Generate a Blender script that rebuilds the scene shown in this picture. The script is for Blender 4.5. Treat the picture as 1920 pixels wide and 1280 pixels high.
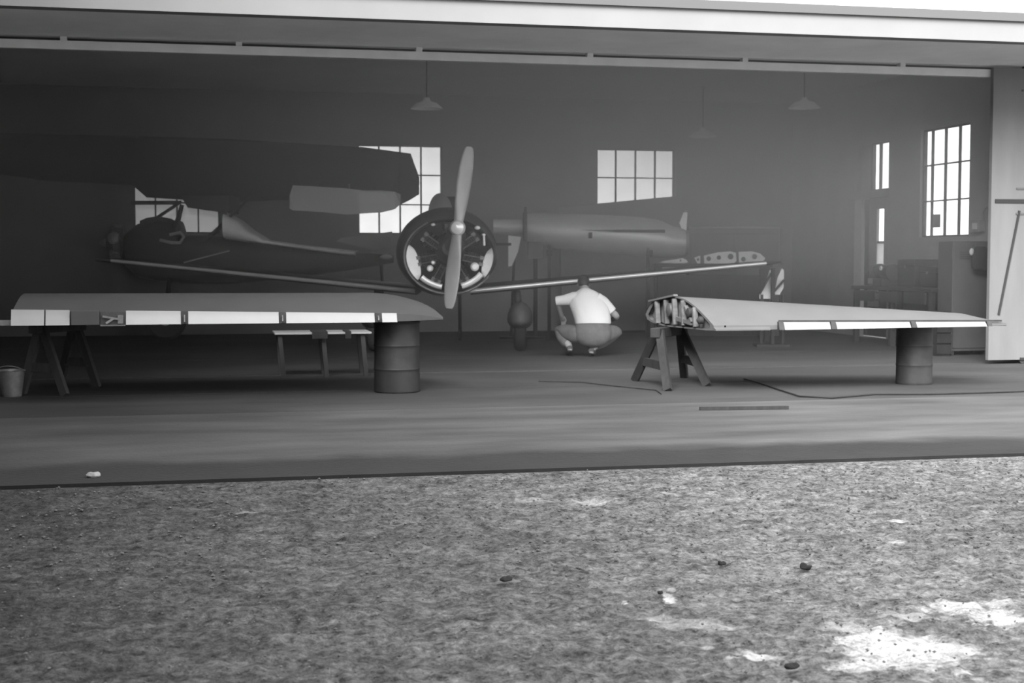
import bpy, bmesh, math, random
from mathutils import Vector, Matrix, noise
random.seed(7)
R_ = math.radians
for o in list(bpy.data.objects): bpy.data.objects.remove(o)
SC = bpy.context.scene
COL = SC.collection

# ------------------------------------------------------------------ camera
H = 1.35; FP = 2667.0
YAW = R_(12.3); PITCH = math.atan(155/FP)
cam_d = bpy.data.cameras.new('camera'); cam = bpy.data.objects.new('camera', cam_d); COL.objects.link(cam)
cam_d.sensor_width = 36.0; cam_d.lens = FP/1920*36.0
cam.location = (0, 0, H); cam.rotation_euler = (R_(90)-PITCH, 0, -YAW)
cam_d.clip_end = 500
cam_d.dof.use_dof = True; cam_d.dof.focus_distance = 8.5; cam_d.dof.aperture_fstop = 4.5
SC.camera = cam
# ------------------------------------------------------------------ sky, sun, exposure
w = bpy.data.worlds.new('sky'); SC.world = w; w.use_nodes = True
wb = w.node_tree.nodes['Background']; wb.inputs[0].default_value = (1, 1, 1, 1); wb.inputs[1].default_value = 0.8
sd = bpy.data.lights.new('sun', 'SUN'); sd.energy = 3.0; sd.angle = R_(42)
sun = bpy.data.objects.new('sun', sd); COL.objects.link(sun)
sun.rotation_euler = (R_(56), 0, R_(-34))
SC.view_settings.view_transform = 'Standard'; SC.view_settings.look = 'None'
SC.view_settings.exposure = 2.0; SC.view_settings.gamma = 1.0
SC.view_settings.use_curve_mapping = False
SC.cycles.use_denoising = True
SC.cycles.max_bounces = 10; SC.cycles.diffuse_bounces = 8; SC.cycles.transparent_max_bounces = 12
SC.cycles.volume_bounces = 5

# ------------------------------------------------------------------ places
FW = Vector((math.sin(YAW), math.cos(YAW), 0)); RT = Vector((math.cos(YAW), -math.sin(YAW), 0))
def ray(px, py):
    a = (px-960)/FP; b = (640-py)/FP
    c, s = math.cos(PITCH), math.sin(PITCH)
    return FW*(c+b*s) + RT*a + Vector((0, 0, -s+b*c))
def atY(px, py, Y): r = ray(px, py); return Vector((0, 0, H)) + r*(Y/r.y)
def atX(px, py, X): r = ray(px, py); return Vector((0, 0, H)) + r*(X/r.x)
def atZ(px, py, Z=0.0): r = ray(px, py); return Vector((0, 0, H)) + r*((Z-H)/r.z)
def atD(px, py, D): r = ray(px, py); return Vector((0, 0, H)) + r*(D/(r.x*FW.x+r.y*FW.y))
def L(o, r, f, u): return o + RT*r + FW*f + Vector((0, 0, u))

# ------------------------------------------------------------------ materials
def mat(name, v, rough=.8, metal=0.0, var=.0, scale=4.0, bump=0.0, bscale=40.0, spec=.3, stretch=(1, 1, 1), detail=6):
    m = bpy.data.materials.new(name); m.use_nodes = True
    nt = m.node_tree; b = nt.nodes['Principled BSDF']
    b.inputs['Base Color'].default_value = (v, v, v, 1); b.inputs['Roughness'].default_value = rough
    b.inputs['Metallic'].default_value = metal; b.inputs['Specular IOR Level'].default_value = spec
    tc = nt.nodes.new('ShaderNodeTexCoord'); mp = nt.nodes.new('ShaderNodeMapping'); mp.inputs['Scale'].default_value = stretch
    nt.links.new(tc.outputs['Object'], mp.inputs[0])
    if var:
        n = nt.nodes.new('ShaderNodeTexNoise'); n.inputs['Scale'].default_value = scale; n.inputs['Detail'].default_value = detail
        n.inputs['Roughness'].default_value = .62
        nt.links.new(mp.outputs[0], n.inputs['Vector'])
        r = nt.nodes.new('ShaderNodeMapRange'); r.inputs[1].default_value = .25; r.inputs[2].default_value = .75
        r.inputs[3].default_value = v*(1-var); r.inputs[4].default_value = min(1, v*(1+var))
        nt.links.new(n.outputs[0], r.inputs[0]); nt.links.new(r.outputs[0], b.inputs['Base Color'])
    if bump:
        n = nt.nodes.new('ShaderNodeTexNoise'); n.inputs['Scale'].default_value = bscale; n.inputs['Detail'].default_value = 4
        nt.links.new(mp.outputs[0], n.inputs['Vector'])
        bp = nt.nodes.new('ShaderNodeBump'); bp.inputs['Strength'].default_value = bump; bp.inputs['Distance'].default_value = .02
        nt.links.new(n.outputs[0], bp.inputs['Height']); nt.links.new(bp.outputs[0], b.inputs['Normal'])
    return m
M = dict(
    wall=mat('plaster_wall', .44, .9, var=.18, scale=.7, bump=.2, bscale=9),
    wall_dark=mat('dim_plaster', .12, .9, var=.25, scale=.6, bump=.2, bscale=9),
    ceiling=mat('ceiling_board', .85, .9, var=.1, scale=.5),
    fascia=mat('painted_fascia', .21, .7, var=.07, scale=1.2),
    soffit=mat('soffit_board', .85, .8, var=.1, scale=1.0),
    roofedge=mat('roof_edge', .10, .6),
    rail=mat('rail_paint', .6, .5, var=.1, scale=3),
    concrete=mat('interior_concrete', .052, .75, var=.35, scale=1.3, bump=.15, bscale=14, stretch=(.35, 1, 1)),
    apron=mat('apron_concrete', .068, .85, var=.22, scale=1.7, bump=.25, bscale=20, stretch=(.4, 1, 1)),
    muntin=mat('window_bar', .07, .6),
    frame=mat('window_frame_paint', .30, .6),
    jamb=mat('door_jamb_paint', .95, .6, var=.1, scale=5),
    door=mat('sliding_door_paint', .15, .7, var=.12, scale=1.6, stretch=(2.5, 1, .5), bump=.1, bscale=30),
    seam=mat('door_seam', .03, .8),
    wingdull=mat('dull_wing_skin', .052, .55, .0, var=.12, scale=2.5, spec=.3),
    wingpale=mat('pale_wing_skin', .115, .5, .0, var=.10, scale=2.2, spec=.4),
    cove=mat('bare_metal_cove', .27, .45, .1, var=.05, scale=6),
    darkmetal=mat('dark_metal', .05, .6, .3, var=.3, scale=12),
    midmetal=mat('mid_metal', .15, .45, .5, var=.3, scale=14),
    primer=mat('rib_primer', .13, .7, var=.45, scale=18),
    ribs=mat('pale_rib_metal', .88, .5, .0, var=.12, scale=12),
    cowl=mat('dark_cowl_paint', .03, .38, .0, var=.25, scale=4, spec=.5),
    dark=mat('dark_aircraft_paint', .018, .5, var=.25, scale=3),
    lead=mat('pale_leading_edge', .80, .3, .55, var=.1, scale=3),
    prop=mat('propeller_paint', .37, .35, .2, var=.1, scale=6),
    hub=mat('propeller_hub_metal', .78, .3, .3),
    liner=mat('pale_cowl_liner', .92, .5, var=.08, scale=10),
    silver=mat('bare_fuselage_metal', .88, .42, .35, var=.12, scale=2.6, stretch=(.5, .5, 2)),
    silverdim=mat('dull_fuselage_metal', .32, .5, .2, var=.15, scale=3),
    stripe=mat('pale_fuselage_stripe', .85, .5, var=.1, scale=4),
    wood=mat('weathered_wood', .032, .85, var=.35, scale=6, stretch=(1, 1, .3), bump=.2, bscale=30),
    wooddark=mat('dark_wood', .035, .8, var=.3, scale=5, stretch=(3, 3, .5), bump=.15, bscale=30),
    woodgrey=mat('grey_wood_panel', .16, .75, var=.15, scale=2.5, stretch=(3, 3, .5)),
    drum=mat('steel_drum_paint', .025, .55, .2, var=.35, scale=5, bump=.1, bscale=14),
    drumpale=mat('grey_drum_paint', .05, .6, .2, var=.3, scale=6, bump=.1, bscale=14),
    cloth=mat('dark_cloth', .018, .95, var=.3, scale=8, bump=.3, bscale=20),
    locker=mat('locker_paint', .07, .6, var=.15, scale=3),
    paper=mat('white_paper', .95, .8),
    papergrey=mat('grey_paper', .4, .8, var=.1, scale=9),
    shirt=mat('white_shirt', .60, .9, bump=.35, bscale=14),
    trousers=mat('grey_trousers', .13, .95, var=.2, scale=9, bump=.3, bscale=16),
    skin=mat('skin', .28, .6), hair=mat('dark_hair', .02, .6, bump=.4, bscale=60),
    shoe=mat('shoe_leather', .07, .5), sole=mat('pale_shoe_sole', .35, .8),
    tyre=mat('tyre_rubber', .03, .85, bump=.2, bscale=40),
    enamel=mat('pale_enamel', .9, .35),
    stone=mat('dark_stone', .012, .9, bump=.5, bscale=30), stonepale=mat('pale_stone', .2, .9, bump=.5, bscale=30),
    pebble=mat('gravel_pebble', .08, .9, var=.55, scale=30),
)
def glassmat(name, t, rough=0.0):
    m = bpy.data.materials.new(name); m.use_nodes = True; nt = m.node_tree; nt.nodes.clear()
    o = nt.nodes.new('ShaderNodeOutputMaterial'); tr = nt.nodes.new('ShaderNodeBsdfTransparent'); g = nt.nodes.new('ShaderNodeBsdfGlossy')
    n = nt.nodes.new('ShaderNodeTexNoise'); n.inputs['Scale'].default_value = 3; tc = nt.nodes.new('ShaderNodeTexCoord')
    nt.links.new(tc.outputs['Object'], n.inputs['Vector'])
    r = nt.nodes.new('ShaderNodeMapRange'); r.inputs[3].default_value = t*.92; r.inputs[4].default_value = min(1, t*1.06)
    nt.links.new(n.outputs[0], r.inputs[0]); nt.links.new(r.outputs[0], tr.inputs[0])
    g.inputs[1].default_value = .1
    mx = nt.nodes.new('ShaderNodeMixShader'); mx.inputs[0].default_value = .04
    nt.links.new(tr.outputs[0], mx.inputs[1]); nt.links.new(g.outputs[0], mx.inputs[2]); nt.links.new(mx.outputs[0], o.inputs[0])
    return m
M['glass'] = glassmat('clear_glass', .97); M['glass_dirty'] = glassmat('dusty_glass', .66); M['glass_grimy'] = glassmat('grimy_glass', .26)
def translucent(name, v, thru):
    m = bpy.data.materials.new(name); m.use_nodes = True; nt = m.node_tree; nt.nodes.clear()
    o = nt.nodes.new('ShaderNodeOutputMaterial'); tr = nt.nodes.new('ShaderNodeBsdfTransparent'); tl = nt.nodes.new('ShaderNodeBsdfTranslucent'); d = nt.nodes.new('ShaderNodeBsdfDiffuse')
    tl.inputs[0].default_value = (v, v, v, 1); d.inputs[0].default_value = (v, v, v, 1); tr.inputs[0].default_value = (.95, .95, .95, 1)
    m1 = nt.nodes.new('ShaderNodeMixShader'); m1.inputs[0].default_value = .5
    m2 = nt.nodes.new('ShaderNodeMixShader'); m2.inputs[0].default_value = thru
    nt.links.new(tl.outputs[0], m1.inputs[1]); nt.links.new(d.outputs[0], m1.inputs[2])
    nt.links.new(m1.outputs[0], m2.inputs[1]); nt.links.new(tr.outputs[0], m2.inputs[2]); nt.links.new(m2.outputs[0], o.inputs[0])
    return m
M['fabric'] = translucent('undoped_fabric', .97, .20)
M['screen'] = translucent('cloudy_windscreen', .55, .35)

# ------------------------------------------------------------------ mesh helpers (world coordinates; build() subtracts the parent's place)
def tag(o, label=None, cat=None, group=None, kind=None):
    if label: o['label'] = label
    if cat: o['category'] = cat
    if group: o['group'] = group
    if kind: o['kind'] = kind
    return o
def thing(name, label, cat, loc, group=None):
    o = bpy.data.objects.new(name, None); COL.objects.link(o); o.location = loc; o.empty_display_size = .2
    return tag(o, label, cat, group)
def wloc(o):
    v = Vector((0, 0, 0))
    while o is not None: v = v + o.location; o = o.parent
    return v
def basis(d):
    d = d.normalized(); a = Vector((0, 0, 1)) if abs(d.z) < .9 else Vector((1, 0, 0))
    x = d.cross(a).normalized(); return x, d.cross(x).normalized()
class MB:
    def __init__(s): s.v = []; s.f = []
    def add(s, vs, fs):
        k = len(s.v); s.v += [Vector(p) for p in vs]; s.f += [tuple(i+k for i in f) for f in fs]; return s
    def box(s, lo, hi):
        x0, y0, z0 = lo; x1, y1, z1 = hi
        return s.add([(x0, y0, z0), (x1, y0, z0), (x1, y1, z0), (x0, y1, z0), (x0, y0, z1), (x1, y0, z1), (x1, y1, z1), (x0, y1, z1)],
                     [(0, 3, 2, 1), (4, 5, 6, 7), (0, 1, 5, 4), (1, 2, 6, 5), (2, 3, 7, 6), (3, 0, 4, 7)])
    def obox(s, c, ax, ay, az):   # centre and three half-axis vectors
        vs = [c+ax*i+ay*j+az*k for k in (-1, 1) for i, j in ((-1, -1), (1, -1), (1, 1), (-1, 1))]
        return s.add(vs, [(0, 3, 2, 1), (4, 5, 6, 7), (0, 1, 5, 4), (1, 2, 6, 5), (2, 3, 7, 6), (3, 0, 4, 7)])
    def beam(s, a, b, w, d, up=Vector((0, 0, 1))):
        a = Vector(a); b = Vector(b); t = (b-a)
        x = t.cross(up)
        if x.length < 1e-5: x = t.cross(Vector((1, 0, 0)))
        x.normalize(); y = t.cross(x).normalized()
        return s.obox((a+b)/2, x*w/2, y*d/2, t/2)
    def loft(s, rings, cap=True, closed=True):
        n = len(rings[0]); vs = [p for r in rings for p in r]; fs = []
        for i in range(len(rings)-1):
            for j in range(n if closed else n-1):
                a = i*n+j; b = i*n+(j+1) % n; fs.append((a, b, b+n, a+n))
        if cap: fs.append(tuple(reversed(range(n)))); fs.append(tuple((len(rings)-1)*n+j for j in range(n)))
        return s.add(vs, fs)
    def tube(s, pts, rad, n=12, cap=True):
        pts = [Vector(p) for p in pts]; rad = rad if isinstance(rad, (list, tuple)) else [rad]*len(pts)
        rings = []; x0 = None
        for i, p in enumerate(pts):
            d = (pts[min(i+1, len(pts)-1)]-pts[max(i-1, 0)]).normalized()
            if x0 is None: x, y = basis(d)
            else:
                x = (x0-d*x0.dot(d)).normalized(); y = d.cross(x).normalized()
            x0 = x
            rings.append([p+(x*math.cos(2*math.pi*k/n)+y*math.sin(2*math.pi*k/n))*rad[i] for k in range(n)])
        return s.loft(rings, cap)
    def lathe(s, c, prof, n=32, axis=Vector((0, 0, 1)), cap=True):   # prof: (radius, along axis)
        x, y = basis(axis); ax = axis.normalized()
        return s.loft([[c+ax*h+(x*math.cos(2*math.pi*k/n)+y*math.sin(2*math.pi*k/n))*r for k in range(n)] for r, h in prof], cap)
    def prism(s, poly, off):       # polygon of points extruded by a vector
        n = len(poly); poly = [Vector(p) for p in poly]
        return s.add(poly+[p+off for p in poly], [tuple(reversed(range(n))), tuple(range(n, 2*n))]+[(i, (i+1) % n, (i+1) % n+n, i+n) for i in range(n)])
    def ellipsoid(s, c, ax, ay, az, n=16, m=10):
        rings = []
        for i in range(m+1):
            t = math.pi*(i+.02)/(m+.04)
            rings.append([c+az*math.cos(t)+(ax*math.cos(2*math.pi*k/n)+ay*math.sin(2*math.pi*k/n))*math.sin(t) for k in range(n)])
        return s.loft(rings)
    def build(s, name, m, parent=None, smooth=35, bevel=0):
        off = wloc(parent) if parent else Vector((0, 0, 0))
        base = off
        if not parent:                                  # single-mesh thing: origin at its base centre
            xs = [p.x for p in s.v]; ys = [p.y for p in s.v]; zs = [p.z for p in s.v]
            base = Vector(((min(xs)+max(xs))/2, (min(ys)+max(ys))/2, min(zs)))
        me = bpy.data.meshes.new(name); me.from_pydata([tuple(p-base) for p in s.v], [], s.f)
        bm = bmesh.new(); bm.from_mesh(me); bmesh.ops.recalc_face_normals(bm, faces=bm.faces); bm.to_mesh(me); bm.free()
        me.materials.append(m)
        if smooth:
            for p in me.polygons: p.use_smooth = True
            me.set_sharp_from_angle(angle=R_(smooth))
        me.update()
        o = bpy.data.objects.new(name, me); COL.objects.link(o); o.parent = parent
        if not parent: o.location = base
        if bevel:
            b = o.modifiers.new('bevel', 'BEVEL'); b.width = bevel; b.segments = 2; b.limit_method = 'ANGLE'
        return o
def struct(name, mb, m, smooth=0, label=None):
    o = mb.build(name, m, None, smooth); o['kind'] = 'structure'
    if label: o['label'] = label
    return o
def dup(root, delta, label=None, group=None):
    r = root.copy(); COL.objects.link(r); r.location = root.location+Vector(delta)
    if label: r['label'] = label
    if group: r['group'] = group
    for ch in root.children:
        c = ch.copy(); COL.objects.link(c); c.parent = r
        for g in ch.children:
            d = g.copy(); COL.objects.link(d); d.parent = c
    return r

# ================================================================== STRUCTURE
YF = 16.7          # hangar front
YB = 26.0          # inner face of the back wall
XR = 11.25         # inner face of the right wall
XL = -9.0
ZS = 3.80          # soffit
ZC = 4.35          # ceiling inside
Y0, Y1, Y2 = 8.86, 9.72, 12.65

# gravel yard with real relief
def gravel():
    x0, x1, y0, y1 = -3.6, 7.4, 3.2, Y0
    nx, ny = 520, 280
    vs = []; fs = []
    for j in range(ny+1):
        for i in range(nx+1):
            x = x0+(x1-x0)*i/nx; y = y0+(y1-y0)*j/ny
            z = noise.noise(Vector((x*1.3, y*1.3, 0)))*.012 + noise.noise(Vector((x*6, y*9, 3)))*.016 + noise.noise(Vector((x*15, y*20, 5)))*.016 + noise.noise(Vector((x*33, y*40, 9)))*.007
            e = min(1, (y1-y)/.15); vs.append((x, y, -.022+z*e))
    for j in range(ny):
        for i in range(nx):
            a = j*(nx+1)+i; fs.append((a, a+1, a+nx+2, a+nx+1))
    return MB().add(vs, fs)
def ground_mat():
    m = bpy.data.materials.new('gravel_yard'); m.use_nodes = True; nt = m.node_tree; N = nt.nodes; K = nt.links
    b = N['Principled BSDF']; b.inputs['Roughness'].default_value = .95; b.inputs['Specular IOR Level'].default_value = .15
    g = N.new('ShaderNodeNewGeometry')
    def noi(scale, detail=4, rough=.6, st=(1, 1, 1)):
        mp = N.new('ShaderNodeMapping'); mp.inputs['Scale'].default_value = st; K.new(g.outputs['Position'], mp.inputs[0])
        n = N.new('ShaderNodeTexNoise'); n.inputs['Scale'].default_value = scale; n.inputs['Detail'].default_value = detail; n.inputs['Roughness'].default_value = rough
        K.new(mp.outputs[0], n.inputs['Vector']); return n.outputs[0]
    def math_(op, a, c, clamp=False):
        n = N.new('ShaderNodeMath'); n.operation = op; n.use_clamp = clamp
        for i, q in enumerate((a, c)):
            if isinstance(q, (int, float)): n.inputs[i].default_value = q
            else: K.new(q, n.inputs[i])
        return n.outputs[0]
    def rng(v, a, c, d, e):
        n = N.new('ShaderNodeMapRange'); K.new(v, n.inputs[0])
        for i, q in enumerate((a, c, d, e)): n.inputs[i+1].default_value = q
        return n.outputs[0]
    fine = rng(noi(26, 5, .8), .34, .66, .2, 1.8); mid = rng(noi(8, 5, .75, (.6, 1, 1)), .32, .68, .5, 1.5); big = rng(noi(.55, 3), .3, .7, .8, 1.22)
    sx = N.new('ShaderNodeSeparateXYZ'); K.new(g.outputs['Position'], sx.inputs[0])
    falloff = rng(sx.outputs[0], -1.5, 2.8, .22, 1.15)      # left-to-right light falloff painted into the gravel colour
    v = math_('MULTIPLY', math_('MULTIPLY', math_('MULTIPLY', math_('MULTIPLY', fine, mid), big), falloff), .118)
    # lime-white spill patches with ragged edges
    spots = [(1690, 1208, 230, 72, 1.0), (1620, 1240, 110, 24, .85), (1785, 1205, 110, 28, .8), (1660, 1175, 90, 30, .8), (1800, 1128, 120, 22, .9), (1885, 1150, 120, 34, 1.0), (1870, 1120, 60, 16, .6),
             (1425, 1222, 80, 20, .8), (1375, 1226, 40, 12, .55), (1310, 1160, 130, 24, .35), (1610, 1165, 160, 26, .45), (1700, 1145, 90, 14, .5), (1255, 1112, 26, 12, 1.0), (1172, 1120, 18, 9, .8),
             (1680, 967, 34, 8, .7), (1678, 1008, 30, 7, .6), (1110, 935, 70, 8, .45), (1240, 1150, 90, 14, .35), (1000, 930, 60, 7, .3), (1325, 1202, 30, 8, .5), (460, 955, 50, 6, .3)]
    tot = None
    wob = noi(7, 6, .75)
    wob2 = noi(40, 3, .6)
    for px, py, rx, ry, st in spots:
        c = atZ(px, py, 0); d_ = c.dot(FW); rx = rx/2*d_/FP; ry = ry/2*d_*d_/(FP*H)
        mp = N.new('ShaderNodeMapping'); mp.vector_type = 'TEXTURE'; mp.inputs['Location'].default_value = (c.x, c.y, 0); mp.inputs['Rotation'].default_value = (0, 0, -YAW-.10)
        mp.inputs['Scale'].default_value = (rx, ry, 1e3); K.new(g.outputs['Position'], mp.inputs[0])
        ln = N.new('ShaderNodeVectorMath'); ln.operation = 'LENGTH'; K.new(mp.outputs[0], ln.inputs[0])
        d = math_('ADD', ln.outputs['Value'], math_('MULTIPLY', math_('SUBTRACT', wob, .5), 3.0))
        d = math_('ADD', d, math_('MULTIPLY', math_('SUBTRACT', wob2, .5), 1.2))
        k = rng(d, .6, 1.2, st, 0.0)
        tot = k if tot is None else math_('MAXIMUM', tot, k)
    mx = N.new('ShaderNodeMix'); mx.data_type = 'FLOAT'; K.new(tot, mx.inputs[0]); K.new(v, mx.inputs[2]); K.new(rng(noi(24, 5, .75), .3, .7, .24, .72), mx.inputs[3])
    K.new(mx.outputs[0], b.inputs['Base Color'])
    bp = N.new('ShaderNodeBump'); bp.inputs['Strength'].default_value = 1.0; bp.inputs['Distance'].default_value = .04
    K.new(noi(28, 5, .7), bp.inputs['Height']); K.new(bp.outputs[0], b.inputs['Normal'])
    return m
M['gravel'] = ground_mat()
struct('ground_gravel', gravel(), M['gravel'], 60, 'gravel yard in front of the hangar')
g = MB(); g.box((-70, -30, -.30), (-3.6, Y0, -.022)); g.box((7.4, -30, -.30), (70, Y0, -.022)); g.box((-3.6, -30, -.30), (7.4, 3.2, -.012)); g.box((-3.6, 3.2, -.30), (7.4, Y0, -.08))
g.box((-70, Y0, -.30), (70, 90, -.06))
struct('ground_base', g, M['gravel'])

def left_shade(m, x0, x1, lo):  # scales the colour down towards the left, painting in light falloff
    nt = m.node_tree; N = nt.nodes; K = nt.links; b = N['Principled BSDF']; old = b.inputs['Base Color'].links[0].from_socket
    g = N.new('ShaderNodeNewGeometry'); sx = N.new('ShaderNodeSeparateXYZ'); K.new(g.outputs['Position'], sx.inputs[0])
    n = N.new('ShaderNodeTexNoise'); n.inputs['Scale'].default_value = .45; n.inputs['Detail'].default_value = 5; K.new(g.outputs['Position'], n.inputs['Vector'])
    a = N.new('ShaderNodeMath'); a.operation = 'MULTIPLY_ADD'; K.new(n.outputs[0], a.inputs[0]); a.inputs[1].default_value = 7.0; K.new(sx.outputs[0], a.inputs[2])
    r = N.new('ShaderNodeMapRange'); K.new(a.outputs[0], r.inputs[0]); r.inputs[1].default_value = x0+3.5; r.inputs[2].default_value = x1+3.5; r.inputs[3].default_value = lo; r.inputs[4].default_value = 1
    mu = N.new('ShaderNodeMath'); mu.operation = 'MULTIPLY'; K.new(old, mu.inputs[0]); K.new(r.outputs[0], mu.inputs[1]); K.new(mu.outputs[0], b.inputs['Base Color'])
left_shade(M['wall'], -2, 7.5, .14)            # dimness of the left bay painted into the plaster colour
left_shade(M['concrete'], -1.5, 4.5, .30)     # slab colour darkened leftwards as painted shade
def strip_mat():   # dark tarred strip fading into the pale apron with a ragged edge
    m = mat('tar_strip', .018, .9, var=.25, scale=3, bump=.3, bscale=25); nt = m.node_tree; N = nt.nodes; K = nt.links
    b = N['Principled BSDF']; old = b.inputs['Base Color'].links[0].from_socket
    g = N.new('ShaderNodeNewGeometry'); sx = N.new('ShaderNodeSeparateXYZ'); K.new(g.outputs['Position'], sx.inputs[0])
    n = N.new('ShaderNodeTexNoise'); n.inputs['Scale'].default_value = 1.6; n.inputs['Detail'].default_value = 5; K.new(g.outputs['Position'], n.inputs['Vector'])
    a = N.new('ShaderNodeMath'); a.operation = 'MULTIPLY_ADD'; K.new(n.outputs[0], a.inputs[0]); a.inputs[1].default_value = .7; K.new(sx.outputs[1], a.inputs[2])
    r = N.new('ShaderNodeMapRange'); K.new(a.outputs[0], r.inputs[0]); r.inputs[1].default_value = Y1+.12; r.inputs[2].default_value = Y1+.50
    n2 = N.new('ShaderNodeTexNoise'); n2.inputs['Scale'].default_value = 1.3; n2.inputs['Detail'].default_value = 6
    mp = N.new('ShaderNodeMapping'); mp.inputs['Scale'].default_value = (.5, 1.6, 1); K.new(g.outputs['Position'], mp.inputs[0]); K.new(mp.outputs[0], n2.inputs['Vector'])
    r2 = N.new('ShaderNodeMapRange'); K.new(n2.outputs[0], r2.inputs[0]); r2.inputs[1].default_value = .3; r2.inputs[2].default_value = .7; r2.inputs[3].default_value = .045; r2.inputs[4].default_value = .095
    mx = N.new('ShaderNodeMix'); mx.data_type = 'FLOAT'; K.new(r.outputs[0], mx.inputs[0]); K.new(old, mx.inputs[2]); K.new(r2.outputs[0], mx.inputs[3])
    K.new(mx.outputs[0], b.inputs['Base Color']); left_shade(m, -2, 5.5, .30); return m  # left-hand shade painted over strip and apron
struct('floor_apron', MB().box((-14, Y0, -.2), (22, Y2, 0)), strip_mat(), label='apron slab with a dark tarred edge')
g = MB()
for a, c in ((Y2+.012, 14.55), (14.57, YF-.12), (YF+.04, 19.4), (19.42, 22.6), (22.62, YB)):   # slabs with joints and the door groove
    g.box((-14, a, -.2), (22, c, .0))
struct('floor', g, M['concrete'])
struct('trim_1', MB().box((-14, Y2, -.2), (22, YB, -.03)), M['darkmetal'], label='dark joints between the floor slabs')

def holed_wall(lo_a, hi_a, z0, z1, holes, place):
    """rectangles around rectangular openings; place(a0,a1,z0,z1) adds a box"""
    xs = sorted({lo_a, hi_a, *[h[0] for h in holes], *[h[1] for h in holes]})
    for a0, a1 in zip(xs, xs[1:]):
        cuts = sorted([(h[2], h[3]) for h in holes if h[0] <= a0+1e-6 and h[1] >= a1-1e-6]); z = z0
        for c0, c1 in cuts:
            if c0 > z: place(a0, a1, z, c0)
            z = c1
        if z < z1: place(a0, a1, z, z1)
TB = .22
WZ0, WZ1 = atY(829, 439, YB).z, atY(829, 273, YB).z
wins = []
for i, (a, b_) in enumerate(((250, 411), (672, 830), (1120, 1267))):
    wins.append((atY(a, 350, YB).x, atY(b_, 350, YB).x, WZ0, WZ1))
g = MB(); holed_wall(XL, XR, 0, ZC, wins, lambda a0, a1, z0, z1: g.box((a0, YB, z0), (a1, YB+TB, z1)))
struct('wall_back', g, M['wall'])
TR = .08; XP = XR+TR          # thin right wall, glazing on its outer plane
ya, yb = atX(1817.5, 335, XR).y, atX(1734, 335, XP).y
rz0, rz1 = atX(1812, 442, XR).z, atX(1820, 228, XR).z
dy0, dy1 = atX(1665, 400, XR).y, atX(1616, 400, XP).y
dz1 = atX(1664, 263, XR).z
holesR = [(ya, yb, rz0, rz1), (dy0, dy1, 0, dz1)]
g = MB(); holed_wall(YF, YB+TB, 0, ZC, holesR, lambda a0, a1, z0, z1: g.box((XR, a0, z0), (XP, a1, z1)))
struct('wall_right', g, M['wall'])
struct('wall_left', MB().box((XL-TB, YF, 0), (XL, YB+TB, ZC)), M['wall_dark'])
OPL = -2.95; OPR = 11.0
g = MB(); g.box((XL-6, YF, 0), (OPL, YF+.25, ZC)); g.box((OPR, YF, 0), (22, YF+.25, ZC)); g.box((OPL, YF, ZS), (OPR, YF+.25, ZC))
struct('wall_front', g, M['wall_dark'])
struct('ceiling', MB().box((XL-TB, YF, ZC), (XR+TB, YB+TB, ZC+.15)), M['ceiling'])
# overhang in front of the doors
YE = 14.65
struct('trim_2', MB().box((-16, YE, ZS-.005), (22, YE+.18, 4.02)), M['fascia'], label='pale painted fascia board over the hangar opening')
struct('trim_3', MB().box((-16, YE+.18, ZS), (22, YF, ZS+.12)), M['soffit'], label='grey soffit of the overhang')
struct('roof', MB().box((-16, YE-.04, 4.02), (22, YF+.2, 4.115)), M['roofedge'], label='dark roof edge above the fascia')
# door rail with hangers
rl = thing('door_rail', 'pale steel door rail running under the soffit across the hangar opening', 'rail', (4, YF-.1, 3.68))
MB().box((-15, YF-.14, 3.66), (9.86, YF-.06, 3.755)).build('rail_beam', M['rail'], rl, 0)
for px in (120, 448, 785, 1105, 1395, 1690):
    p = atY(px, 96, YF-.1); MB().box((p.x-.035, YF-.15, 3.755), (p.x+.035, YF-.05, ZS)).build('rail_hanger', M['rail'], rl, 0)
# unseen block added left of the frame to shade the left of the yard
struct('wall_shade_left', MB().box((-8, -22, -.1), (-2.95, YF, 8.2)), M['wall_dark'], label='unseen block added to shade the left of the yard')

hz = MB().box((XL+.02, YF-.3, .005), (XR-.02, YB-.02, ZC-.02)).build('haze', M['wall'], None, 0)  # added volume for the veil of glare
hm = bpy.data.materials.new('glare_haze'); hm.use_nodes = True; hn = hm.node_tree; hn.nodes.clear()
ho = hn.nodes.new('ShaderNodeOutputMaterial'); hv = hn.nodes.new('ShaderNodeVolumeScatter'); hv.inputs['Anisotropy'].default_value = .1
hg = hn.nodes.new('ShaderNodeNewGeometry'); hs_ = hn.nodes.new('ShaderNodeSeparateXYZ'); hn.links.new(hg.outputs['Position'], hs_.inputs[0])
hz1 = hn.nodes.new('ShaderNodeMapRange'); hn.links.new(hs_.outputs[2], hz1.inputs[0]); hz1.inputs[1].default_value = .6; hz1.inputs[2].default_value = 4.3; hz1.inputs[3].default_value = .020; hz1.inputs[4].default_value = .26   # added haze, denser towards the ceiling to shape a veil of glare
hx1 = hn.nodes.new('ShaderNodeMapRange'); hn.links.new(hs_.outputs[0], hx1.inputs[0]); hx1.inputs[1].default_value = -1; hx1.inputs[2].default_value = 8; hx1.inputs[3].default_value = .2; hx1.inputs[4].default_value = 1.0  # thinner to the left, shaping the same veil
hm1 = hn.nodes.new('ShaderNodeMath'); hm1.operation = 'MULTIPLY'; hn.links.new(hz1.outputs[0], hm1.inputs[0]); hn.links.new(hx1.outputs[0], hm1.inputs[1]); hn.links.new(hm1.outputs[0], hv.inputs['Density'])
hn.links.new(hv.outputs[0], ho.inputs['Volume']); hz.data.materials[0] = hm
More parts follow.
